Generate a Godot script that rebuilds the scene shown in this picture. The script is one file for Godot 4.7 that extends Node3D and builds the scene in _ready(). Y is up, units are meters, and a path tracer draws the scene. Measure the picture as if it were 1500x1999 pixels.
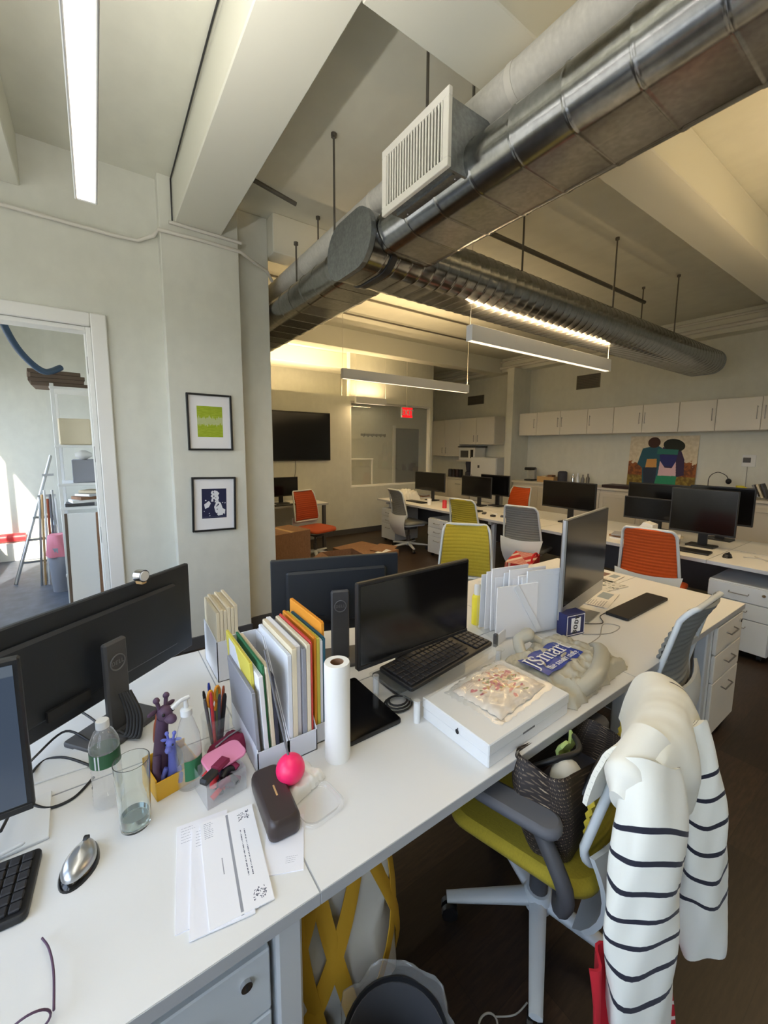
extends Node3D
# An open-plan office seen from a standing eye: a white bench desk in front, a second bench and a wall of cabinets behind.

class MB:
	var v := PackedVector3Array()
	var n := PackedVector3Array()
	var uv := PackedVector2Array()
	var idx := PackedInt32Array()
	var t := Transform3D.IDENTITY
	func put(p: Vector3, nn: Vector3, u: Vector2) -> int:
		v.append(t * p); n.append((t.basis * nn).normalized()); uv.append(u)
		return v.size() - 1
	func tri(a: Vector3, b: Vector3, c: Vector3, ua := Vector2.ZERO, ub := Vector2.RIGHT, uc := Vector2.ONE) -> void:
		var nn := (b - a).cross(c - a)
		if nn.length_squared() < 1e-16:
			return
		nn = nn.normalized()
		var i := put(a, nn, ua); put(b, nn, ub); put(c, nn, uc)
		idx.append_array([i, i + 2, i + 1])
	func quad(a: Vector3, b: Vector3, c: Vector3, d: Vector3) -> void:   # counter-clockwise from outside
		var nn := (c - a).cross(d - b).normalized()
		var i := put(a, nn, Vector2(0, 1)); put(b, nn, Vector2(1, 1)); put(c, nn, Vector2(1, 0)); put(d, nn, Vector2(0, 0))
		idx.append_array([i, i + 2, i + 1, i, i + 3, i + 2])
	func box(c: Vector3, s: Vector3) -> void:
		var h := s / 2
		for k in 3:
			for sg in [-1.0, 1.0]:
				var a := Vector3.ZERO; a[k] = sg
				var b := Vector3.ZERO; b[(k + 1) % 3] = 1.0
				var d := Vector3.ZERO; d[(k + 2) % 3] = 1.0
				if k == 0: # z horizontal, y vertical so prints sit upright
					b = Vector3(0, 0, -sg); d = Vector3(0, 1, 0)
				elif k == 2:
					b = Vector3(sg, 0, 0); d = Vector3(0, 1, 0)
				else:
					b = Vector3(1, 0, 0); d = Vector3(0, 0, -sg)
				quad(c + (a - b - d) * h, c + (a + b - d) * h, c + (a + b + d) * h, c + (a - b + d) * h)
	func cbox(c: Vector3, s: Vector3, r := 0.004) -> void:                # box with chamfered edges
		var h := s / 2
		r = min(r, min(h.x, min(h.y, h.z)) * 0.95)
		for k in 3:
			for sg in [-1.0, 1.0]:
				var a := Vector3.ZERO; a[k] = sg
				var b: Vector3
				var d: Vector3
				if k == 0:
					b = Vector3(0, 0, -sg); d = Vector3(0, 1, 0)
				elif k == 2:
					b = Vector3(sg, 0, 0); d = Vector3(0, 1, 0)
				else:
					b = Vector3(1, 0, 0); d = Vector3(0, 0, -sg)
				var i := (h - Vector3(r, r, r))
				i[k] = h[k]
				quad(c + (a - b - d) * i, c + (a + b - d) * i, c + (a + b + d) * i, c + (a - b + d) * i)
		for k in 3:
			var k1 := (k + 1) % 3
			var k2 := (k + 2) % 3
			for s1 in [-1.0, 1.0]:
				for s2 in [-1.0, 1.0]:
					var p := []
					for e in [[0, -1.0], [0, 1.0], [1, 1.0], [1, -1.0]]:
						var q := Vector3.ZERO
						q[k] = e[1] * (h[k] - r)
						q[k1] = s1 * (h[k1] - (0.0 if e[0] == 0 else r))
						q[k2] = s2 * (h[k2] - (r if e[0] == 0 else 0.0))
						p.append(c + q)
					if s1 * s2 > 0: quad(p[0], p[3], p[2], p[1]) if Vector3(p[3] - p[0]).cross(p[2] - p[0])[k1] * s1 > 0 else quad(p[0], p[1], p[2], p[3])
					else: quad(p[0], p[1], p[2], p[3]) if Vector3(p[1] - p[0]).cross(p[2] - p[0])[k1] * s1 > 0 else quad(p[0], p[3], p[2], p[1])
		for sx in [-1.0, 1.0]:
			for sy in [-1.0, 1.0]:
				for sz in [-1.0, 1.0]:
					var sv := Vector3(sx, sy, sz)
					var a := c + sv * Vector3(h.x, h.y - r, h.z - r)
					var b := c + sv * Vector3(h.x - r, h.y, h.z - r)
					var d := c + sv * Vector3(h.x - r, h.y - r, h.z)
					if sx * sy * sz > 0: tri(a, b, d)
					else: tri(a, d, b)
	func grid(rows: Array, closed := false, flip := false) -> void:      # smooth surface; normal = dj x di
		var m: int = rows.size()
		var c: int = rows[0].size()
		var base := v.size()
		var cc := c + 1 if closed else c
		for i in m:
			for j in cc:
				var jj := j % c
				var jm := (jj - 1 + c) % c if closed else maxi(jj - 1, 0)
				var jp := (jj + 1) % c if closed else mini(jj + 1, c - 1)
				var dj: Vector3 = rows[i][jp] - rows[i][jm]
				var di: Vector3 = rows[mini(i + 1, m - 1)][jj] - rows[maxi(i - 1, 0)][jj]
				if dj.length_squared() < 1e-14:
					var io := i + 1 if i + 1 < m else i - 1
					dj = rows[io][jp] - rows[io][jm]
				var nn := dj.cross(di)
				if nn.length_squared() < 1e-18: nn = Vector3.UP
				put(rows[i][jj], (-nn if flip else nn).normalized(), Vector2(float(j) / (cc - 1), float(i) / (m - 1)))
		for i in m - 1:
			for j in cc - 1:
				var a := base + i * cc + j
				var b := a + 1
				var d := a + cc
				var e := d + 1
				if flip: idx.append_array([a, b, e, a, e, d])
				else: idx.append_array([a, e, b, a, d, e])
	func fan(ring: PackedVector3Array, flip := false) -> void:           # flat cap; counter-clockwise from outside
		var nn := Vector3.ZERO
		var k := ring.size()
		var c := Vector3.ZERO
		for i in k:
			c += ring[i]
		c /= k
		for i in k:
			nn += (ring[i] - c).cross(ring[(i + 1) % k] - c)
		nn = nn.normalized() * (-1.0 if flip else 1.0)
		var b := v.size()
		put(c, nn, Vector2(.5, .5))
		for i in k: put(ring[i], nn, Vector2(.5 + .5 * cos(TAU * i / k), .5 + .5 * sin(TAU * i / k)))
		for i in k:
			var p := b + 1 + i
			var q := b + 1 + (i + 1) % k
			if flip: idx.append_array([b, p, q])
			else: idx.append_array([b, q, p])
	func tube(pts: Array, r, seg := 8, caps := true) -> void:
		var rows := []
		var up := Vector3.UP
		var m := pts.size()
		var d0: Vector3 = (pts[1] - pts[0]).normalized()
		if absf(d0.dot(up)) > .95: up = Vector3.RIGHT
		var side := d0.cross(up).normalized()
		for i in m:
			var d: Vector3 = (pts[mini(i + 1, m - 1)] - pts[maxi(i - 1, 0)]).normalized()
			side = (side - d * side.dot(d)).normalized()
			var u2 := d.cross(side)
			var rr: float = r[i] if r is Array else r
			var ring := PackedVector3Array()
			for j in seg:
				var a := TAU * j / seg
				ring.append(pts[i] + (side * cos(a) + u2 * sin(a)) * rr)
			rows.append(ring)
		grid(rows, true)
		if caps:
			fan(rows[0], true)
			fan(rows[m - 1])
	func loft(rows: Array, caps := true) -> void:                        # closed rings; ring turns counter-clockwise about the path
		grid(rows, true)
		if caps:
			fan(rows[0], true)
			fan(rows[rows.size() - 1])
	func lathe(prof: Array, seg := 24, c := Vector3.ZERO) -> void:       # prof: Vector2(radius, height), from bottom outside to top
		var runs := []
		var cur := [prof[0]]
		for i in range(1, prof.size()):
			cur.append(prof[i])
			if i + 1 < prof.size():
				var d1: Vector2 = (prof[i] - prof[i - 1]).normalized()
				var d2: Vector2 = (prof[i + 1] - prof[i]).normalized()
				if d1.dot(d2) < .8:
					runs.append(cur); cur = [prof[i]]
		runs.append(cur)
		for rn in runs:
			var rows := []
			for p in rn:
				var ring := PackedVector3Array()
				for j in seg:
					var a := TAU * j / seg
					ring.append(c + Vector3(cos(a) * maxf(p.x, 1e-5), p.y, -sin(a) * maxf(p.x, 1e-5)))
				rows.append(ring)
			grid(rows, true)
	func cyl(a: Vector3, b: Vector3, r: float, seg := 12) -> void:
		tube([a, b], r, seg)
	func ball(c: Vector3, r, seg := 16) -> void:
		var rv: Vector3 = r if r is Vector3 else Vector3(r, r, r)
		var rows := []
		for i in seg / 2 + 1:
			var th := PI * i / (seg / 2) - PI / 2
			var ring := PackedVector3Array()
			for j in seg:
				var a := TAU * j / seg
				ring.append(c + Vector3(cos(a) * maxf(cos(th), 1e-4), sin(th), -sin(a) * maxf(cos(th), 1e-4)) * rv)
			rows.append(ring)
		grid(rows, true)
	func prism(poly: PackedVector2Array, depth: float, xf := Transform3D.IDENTITY) -> void:  # poly counter-clockwise in xy, from z = 0 to depth
		var old := t
		t = t * xf
		var ids := Geometry2D.triangulate_polygon(poly)
		var bb := Rect2(poly[0], Vector2.ZERO)
		for p in poly: bb = bb.expand(p)
		for k in range(0, ids.size(), 3):
			var p := [poly[ids[k]], poly[ids[k + 1]], poly[ids[k + 2]]]
			if (p[1] - p[0]).cross(p[2] - p[0]) < 0: p = [p[0], p[2], p[1]]
			var u := []
			for q in p: u.append(Vector2((q.x - bb.position.x) / bb.size.x, 1.0 - (q.y - bb.position.y) / bb.size.y))
			tri(Vector3(p[0].x, p[0].y, depth), Vector3(p[1].x, p[1].y, depth), Vector3(p[2].x, p[2].y, depth), u[0], u[1], u[2])
			tri(Vector3(p[0].x, p[0].y, 0), Vector3(p[2].x, p[2].y, 0), Vector3(p[1].x, p[1].y, 0), u[0], u[2], u[1])
		for k in poly.size():
			var a := poly[k]
			var b := poly[(k + 1) % poly.size()]
			quad(Vector3(a.x, a.y, 0), Vector3(b.x, b.y, 0), Vector3(b.x, b.y, depth), Vector3(a.x, a.y, depth))
		t = old
	func slab(w: float, d: float, th: float, rc: float, re: float, xf := Transform3D.IDENTITY) -> void:  # rounded plate lying in xz, from y = 0 to th
		var old := t
		t = t * xf
		var rows := []
		var prof := [[re, 0.0], [re * .3, re * .3], [0.0, re], [0.0, th - re], [re * .3, th - re * .3], [re, th]]
		for e in prof:
			rows.append(MB.rring(w - 2 * e[0], d - 2 * e[0], maxf(rc - e[0], .0005), e[1]))
		loft(rows)
		t = old
	static func rring(w: float, d: float, r: float, y: float, seg := 5) -> PackedVector3Array:
		var out := PackedVector3Array()
		for q in 4:
			var cx := (w / 2 - r) * (1.0 if q == 0 or q == 3 else -1.0)
			var cz := (d / 2 - r) * (1.0 if q < 2 else -1.0)
			for k in seg:
				var a := PI / 2 * (q + float(k) / (seg - 1))
				out.append(Vector3(cx + r * cos(a), y, -(cz + r * sin(a))))
		return out
	func sheet(rows: Array, th: float) -> void:                          # a thick cloth or paper: two faces and a rim
		var m: int = rows.size()
		var c: int = rows[0].size()
		var back := []
		for i in m:
			var r := PackedVector3Array()
			for j in c:
				var dj: Vector3 = rows[i][mini(j + 1, c - 1)] - rows[i][maxi(j - 1, 0)]
				var di: Vector3 = rows[mini(i + 1, m - 1)][j] - rows[maxi(i - 1, 0)][j]
				r.append(rows[i][j] - dj.cross(di).normalized() * th)
			back.append(r)
		grid(rows)
		grid(back, false, true)
		for j in c - 1:
			quad(rows[0][j], back[0][j], back[0][j + 1], rows[0][j + 1])
			quad(rows[m - 1][j], rows[m - 1][j + 1], back[m - 1][j + 1], back[m - 1][j])
		for i in m - 1:
			quad(rows[i][0], rows[i + 1][0], back[i + 1][0], back[i][0])
			quad(rows[i][c - 1], back[i][c - 1], back[i + 1][c - 1], rows[i + 1][c - 1])
	func mesh() -> ArrayMesh:
		var a := []
		a.resize(Mesh.ARRAY_MAX)
		a[Mesh.ARRAY_VERTEX] = v; a[Mesh.ARRAY_NORMAL] = n; a[Mesh.ARRAY_TEX_UV] = uv; a[Mesh.ARRAY_INDEX] = idx
		var o := ArrayMesh.new()
		o.add_surface_from_arrays(Mesh.PRIMITIVE_TRIANGLES, a)
		return o

var M := {}
var used := {}
var rng := RandomNumberGenerator.new()
const DT := 0.73   # height of the desk tops

func X(pos: Vector3, yaw := 0.0, pitch := 0.0, roll := 0.0) -> Transform3D:
	return Transform3D(Basis.from_euler(Vector3(deg_to_rad(pitch), deg_to_rad(yaw), deg_to_rad(roll))), pos)

func numbered(called: String) -> String:
	if not used.has(called):
		used[called] = 0
		return called
	used[called] += 1
	return "%s_%03d" % [called, used[called]]

func tag(o: Node, label: String, category := "", group := "", kind := "") -> void:
	if label: o.set_meta("label", label)
	if category: o.set_meta("category", category)
	if group: o.set_meta("group", group)
	if kind: o.set_meta("kind", kind)

func thing(called: String, label: String, category: String, xf = Vector3.ZERO, group := "") -> Node3D:
	var o := Node3D.new()
	o.name = numbered(called)
	add_child(o)
	o.transform = xf if xf is Transform3D else Transform3D(Basis.IDENTITY, xf)
	tag(o, label, category, group)
	return o

func part(parent: Node, called: String, b: MB, m: Material, label := "") -> MeshInstance3D:
	var o := MeshInstance3D.new()
	o.name = called
	o.mesh = b.mesh()
	o.material_override = m
	parent.add_child(o, true)
	if label: o.set_meta("label", label)
	return o

func single(called: String, b: MB, m: Material, label: String, category: String, xf = Vector3.ZERO, group := "") -> MeshInstance3D:
	var o := MeshInstance3D.new()
	o.name = numbered(called)
	o.mesh = b.mesh()
	o.material_override = m
	add_child(o)
	o.transform = xf if xf is Transform3D else Transform3D(Basis.IDENTITY, xf)
	tag(o, label, category, group)
	return o

func struct(called: String, b: MB, m: Material) -> MeshInstance3D:
	var o := MeshInstance3D.new()
	o.name = numbered(called)
	o.mesh = b.mesh()
	o.material_override = m
	add_child(o)
	o.set_meta("kind", "structure")
	return o

func bx(c: Vector3, s: Vector3, r := 0.0) -> MB:
	var b := MB.new()
	if r > 0: b.cbox(c, s, r)
	else: b.box(c, s)
	return b

func span(a: Vector3, c: Vector3, r := 0.0) -> MB:
	return bx((a + c) / 2, (c - a).abs(), r)

func bez(a: Vector3, b: Vector3, c: Vector3, d: Vector3, k := 14) -> Array:
	var out := []
	for i in k + 1: out.append(a.bezier_interpolate(b, c, d, float(i) / k))
	return out

func curve(pts: Array, k := 6) -> Array:   # Catmull-Rom through the points
	var out := []
	for i in pts.size() - 1:
		var p0: Vector3 = pts[maxi(i - 1, 0)]
		var p3: Vector3 = pts[mini(i + 2, pts.size() - 1)]
		for j in k: out.append(pts[i].cubic_interpolate(pts[i + 1], p0, p3, float(j) / k))
	out.append(pts[-1])
	return out

# ---------------------------------------------------------------- materials
func mat(called: String, c: Color, rough := .6, metal := 0.0, spec := .5) -> StandardMaterial3D:
	var m := StandardMaterial3D.new()
	m.resource_name = called
	m.albedo_color = c
	m.roughness = rough
	m.metallic = metal
	m.metallic_specular = spec
	M[called] = m
	return m

func rgb(r: int, g: int, b: int) -> Color:
	return Color(r / 255.0, g / 255.0, b / 255.0)

func noise_tex(freq: float, lo: Color, hi: Color, size := 256, kind := FastNoiseLite.TYPE_SIMPLEX_SMOOTH, seed_ := 1, stretch := Vector2.ONE) -> ImageTexture:
	var f := FastNoiseLite.new()
	f.noise_type = kind
	f.frequency = freq
	f.seed = seed_
	f.fractal_octaves = 4
	var im := Image.create(size, size, false, Image.FORMAT_RGB8)
	for y in size:
		for x in size:
			var ax := TAU * x / size
			var ay := TAU * y / size
			var k := size / TAU
			var p := f.get_noise_3d(cos(ax) * k * stretch.x, sin(ax) * k * stretch.x, cos(ay) * k * stretch.y + 31.0)
			var q := f.get_noise_3d(cos(ax) * k * stretch.x + 57.0, sin(ax) * k * stretch.x, sin(ay) * k * stretch.y)
			im.set_pixel(x, y, lo.lerp(hi, clampf(.5 + .5 * (p + q), 0, 1)))
	return ImageTexture.create_from_image(im)

func textured(m: StandardMaterial3D, tex: Texture2D, scale: float, bump := 0.0, world := true) -> void:
	m.albedo_texture = tex
	m.uv1_triplanar = true
	m.uv1_world_triplanar = world
	m.uv1_scale = Vector3.ONE * scale
	if bump > 0:
		m.heightmap_enabled = true
		m.heightmap_texture = tex
		m.heightmap_scale = bump

func glow(called: String, c: Color, e: float) -> StandardMaterial3D:
	var m := mat(called, c, .5)
	m.emission_enabled = true
	m.emission = c
	m.emission_energy_multiplier = e
	return m

func clear(called: String, c: Color, a: float, rough := .05) -> StandardMaterial3D:
	var m := mat(called, Color(c.r, c.g, c.b, a), rough)
	m.transparency = BaseMaterial3D.TRANSPARENCY_ALPHA
	return m

func make_materials() -> void:
	var m: StandardMaterial3D
	m = mat("wall_paint", rgb(219, 220, 210), .75)
	textured(m, noise_tex(.06, Color(.965, .965, .965), Color.WHITE, 256), .5)
	m = mat("ceiling_paint", rgb(222, 222, 208), .8)
	textured(m, noise_tex(.05, Color(.96, .96, .96), Color.WHITE, 256, FastNoiseLite.TYPE_SIMPLEX_SMOOTH, 4), .4)
	mat("beam_paint", rgb(220, 220, 207), .75)
	mat("trim_paint", rgb(232, 232, 228), .45)
	mat("baseboard", rgb(78, 78, 80), .6)
	# floor: dark brown wood-look boards
	var im := Image.create(1024, 1024, false, Image.FORMAT_RGB8)
	var f := FastNoiseLite.new(); f.frequency = .01; f.seed = 7; f.fractal_octaves = 5
	var r2 := RandomNumberGenerator.new(); r2.seed = 5
	var tones := []
	for k in 64: tones.append(r2.randf_range(.75, 1.2))
	for y in 1024:
		for x in 1024:
			var plank := y / 128
			var off := (plank * 389) % 1024
			var seg := ((x + off) % 1024) / 512
			var g := f.get_noise_2d(x * 1.1 + plank * 400.0, y * 11.0) * .5 + f.get_noise_2d(x * 4.0, y * 40.0 + plank * 99.0) * .25
			var tn: float = tones[(plank * 2 + seg) % 64]
			var joint := (y % 128) < 1 or ((x + off) % 512) < 1
			var c := Color(.175, .13, .10) * tn * (1.0 + g * .7)
			if joint: c = c * .5
			im.set_pixel(x, y, c)
	m = mat("floor_boards", Color.WHITE, .45)
	m.albedo_texture = ImageTexture.create_from_image(im)
	m.uv1_triplanar = true; m.uv1_world_triplanar = true; m.uv1_scale = Vector3(.6, .6, .6)
	m = mat("store_floor", rgb(96, 104, 118), .55)
	textured(m, noise_tex(.04, Color(.8, .8, .8), Color.WHITE, 256, FastNoiseLite.TYPE_SIMPLEX_SMOOTH, 9), .7)
	# desks
	m = mat("laminate", rgb(226, 226, 224), .42)
	mat("edge_band", rgb(176, 179, 182), .5)
	mat("desk_leg", rgb(200, 203, 204), .45)
	m = mat("cabinet_steel", rgb(206, 212, 215), .4)
	mat("cabinet_white", rgb(226, 222, 212), .5)
	mat("counter_white", rgb(222, 217, 206), .45)
	mat("handle_steel", rgb(150, 150, 148), .35, .9)
	mat("dark_gap", rgb(28, 28, 30), .8)
	# metals
	im = Image.create(512, 512, false, Image.FORMAT_RGB8)
	var cell := FastNoiseLite.new(); cell.noise_type = FastNoiseLite.TYPE_CELLULAR; cell.frequency = .02
	cell.cellular_return_type = FastNoiseLite.RETURN_CELL_VALUE
	for y in 512:
		for x in 512:
			var q := .86 + .05 * cell.get_noise_2d(x, y) + .08 * f.get_noise_2d(x * 3.0, y * 3.0)
			im.set_pixel(x, y, Color(q, q, q * 1.005))
	m = mat("galvanised", rgb(176, 178, 178), .2, 1.0)
	m.albedo_texture = ImageTexture.create_from_image(im)
	m.uv1_triplanar = true; m.uv1_scale = Vector3.ONE * 2.0
	m = mat("galvanised_dull", rgb(176, 182, 184), .42, .9)
	m.albedo_texture = M.galvanised.albedo_texture
	m.uv1_triplanar = true; m.uv1_scale = Vector3.ONE * 2.4
	m = mat("pipe_jacket", rgb(214, 212, 204), .7)
	textured(m, noise_tex(.08, Color(.9, .9, .9), Color.WHITE, 256, FastNoiseLite.TYPE_SIMPLEX_SMOOTH, 12), 2.0, 0.0, false)
	mat("grille_white", rgb(232, 230, 222), .5)
	mat("rod", rgb(110, 106, 98), .5, .6)
	mat("conduit", rgb(216, 213, 204), .5)
	mat("steel_dark", rgb(70, 70, 72), .4, .7)
	mat("chrome", rgb(205, 205, 205), .12, 1.0)
	# plastics
	mat("black_plastic", rgb(24, 25, 28), .45)
	mat("black_gloss", rgb(12, 12, 14), .16)
	mat("slate_plastic", rgb(34, 39, 46), .5)
	mat("stand_grey", rgb(74, 74, 77), .55)
	mat("key_black", rgb(38, 38, 42), .5)
	mat("key_print", rgb(190, 192, 196), .5)
	mat("grey_plastic", rgb(110, 110, 114), .5)
	mat("white_plastic", rgb(222, 224, 224), .4)
	mat("pale_plastic", rgb(196, 202, 204), .45)
	mat("silver", rgb(186, 188, 190), .3, .85)
	mat("cable_black", rgb(26, 26, 28), .5)
	mat("cable_grey", rgb(168, 166, 160), .55)
	# cloth
	for e in [["fabric_yellow", rgb(184, 164, 46)], ["fabric_orange", rgb(205, 84, 22)], ["fabric_grey", rgb(128, 130, 126)], ["fabric_rust", rgb(176, 74, 34)]]:
		m = mat(e[0], e[1], .9)
		textured(m, M.pipe_jacket.albedo_texture, 9.0, 0.0, false)
		m.rim_enabled = true; m.rim = .2
	mat("arm_pad", rgb(92, 93, 98), .7)
	mat("chair_shell", rgb(206, 212, 214), .4)
	# papers
	mat("paper", rgb(236, 236, 238), .85)
	mat("paper_cream", rgb(226, 214, 186), .85)
	mat("card_brown", rgb(150, 112, 82), .85)
	textured(M.card_brown, noise_tex(.08, Color(.86, .86, .86), Color.WHITE, 128, FastNoiseLite.TYPE_SIMPLEX_SMOOTH, 21), 4.0)
	mat("card_dark", rgb(104, 88, 74), .85)
	clear("glass", Color(.93, .97, .96), .05, .02)
	clear("thin_plastic", Color(.92, .94, .95), .13, .1)
	clear("window_glass", Color(.9, .95, .95), .08, .02)
	clear("film", Color(.9, .9, .88), .16, .15)
	m = mat("water", Color(.95, 1, 1, .05), .0)
	m.transparency = BaseMaterial3D.TRANSPARENCY_ALPHA
	m.refraction_enabled = true; m.refraction_scale = .033
	m = mat("tumbler_glass", Color(.97, .99, .98, .03), .0)
	m.transparency = BaseMaterial3D.TRANSPARENCY_ALPHA
	m.refraction_enabled = true; m.refraction_scale = .05
	glow("lamp_warm", Color(1.0, .90, .74), 2.2)
	glow("lamp_cool", Color(1.0, .965, .91), 2.2)
	glow("exit_red", Color(1.0, .09, .13), 1.0)

# ---------------------------------------------------------------- the view, the sky, the light
func view_and_light() -> void:
	var cam := Camera3D.new()
	cam.name = "camera"
	cam.projection = Camera3D.PROJECTION_FRUSTUM
	cam.near = .05
	cam.far = 200.0
	cam.size = .05 * 1999.0 / 800.99
	cam.frustum_offset = Vector2(.05 * -7.83 / 800.99, .05 * -27.54 / 800.99)
	cam.transform = Transform3D(Basis(Vector3(.815448, .006666, .578792), Vector3(.064975, .992560, -.102974), Vector3(-.575172, .121577, .808947)), Vector3(0, 1.62, 0))
	add_child(cam)
	cam.current = true
	var e := Environment.new()
	e.background_mode = Environment.BG_SKY
	var sm := ProceduralSkyMaterial.new()
	sm.sky_top_color = Color(.72, .81, .94)
	sm.sky_horizon_color = Color(.94, .96, .98)
	sm.ground_horizon_color = Color(.78, .78, .76)
	sm.ground_bottom_color = Color(.55, .54, .52)
	sm.energy_multiplier = SKY
	var sky := Sky.new()
	sky.sky_material = sm
	e.sky = sky
	e.tonemap_mode = Environment.TONE_MAPPER_LINEAR
	e.tonemap_exposure = EXPOSURE
	e.sdfgi_enabled = true; e.ssao_enabled = true; e.ssil_enabled = true
	var we := WorldEnvironment.new()
	we.name = "surroundings"
	we.environment = e
	add_child(we)
	var sun := DirectionalLight3D.new()
	sun.name = "sun"
	sun.light_energy = SUN
	sun.light_color = Color(1.0, .96, .88)
	sun.light_angular_distance = .6
	sun.shadow_enabled = true
	add_child(sun)
	sun.look_at_from_position(Vector3.ZERO, Vector3(.27, -.52, -.81), Vector3.UP)

const SKY := 8.4
const EXPOSURE := 1.0
const SUN := 8.0
const DOWN := 1.5
const UP := 2.6

func window_unit(parent_name: String, z0: float, z1: float, y0: float, y1: float) -> void:   # a window in the wall at x = -1.6
	var o := Node3D.new()
	o.name = parent_name
	add_child(o)
	o.set_meta("kind", "structure")
	var x := -1.66
	var b := MB.new()
	for y in [y0, y1]: b.cbox(Vector3(x, y + (.025 if y == y0 else -.025), (z0 + z1) / 2), Vector3(.07, .05, z1 - z0), .004)
	for z in [z0 + .025, z1 - .025, (z0 + z1) / 2]: b.cbox(Vector3(x, (y0 + y1) / 2, z), Vector3(.068, y1 - y0 - .1, .05), .004)
	part(o, "window_frame", b, M.trim_paint)
	var zm := (z0 + z1) / 2
	part(o, "pane", bx(Vector3(x, (y0 + y1) / 2, (z0 + .05 + zm - .025) / 2), Vector3(.006, y1 - y0 - .1, (z1 - z0) / 2 - .075)), M.window_glass)
	part(o, "pane", bx(Vector3(x, (y0 + y1) / 2, (z1 - .05 + zm + .025) / 2), Vector3(.006, y1 - y0 - .1, (z1 - z0) / 2 - .075)), M.window_glass)
	part(o, "window_sill", bx(Vector3(-1.58, y0 - .015, zm), Vector3(.2, .03, z1 - z0 + .06), .005), M.trim_paint)

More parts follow.
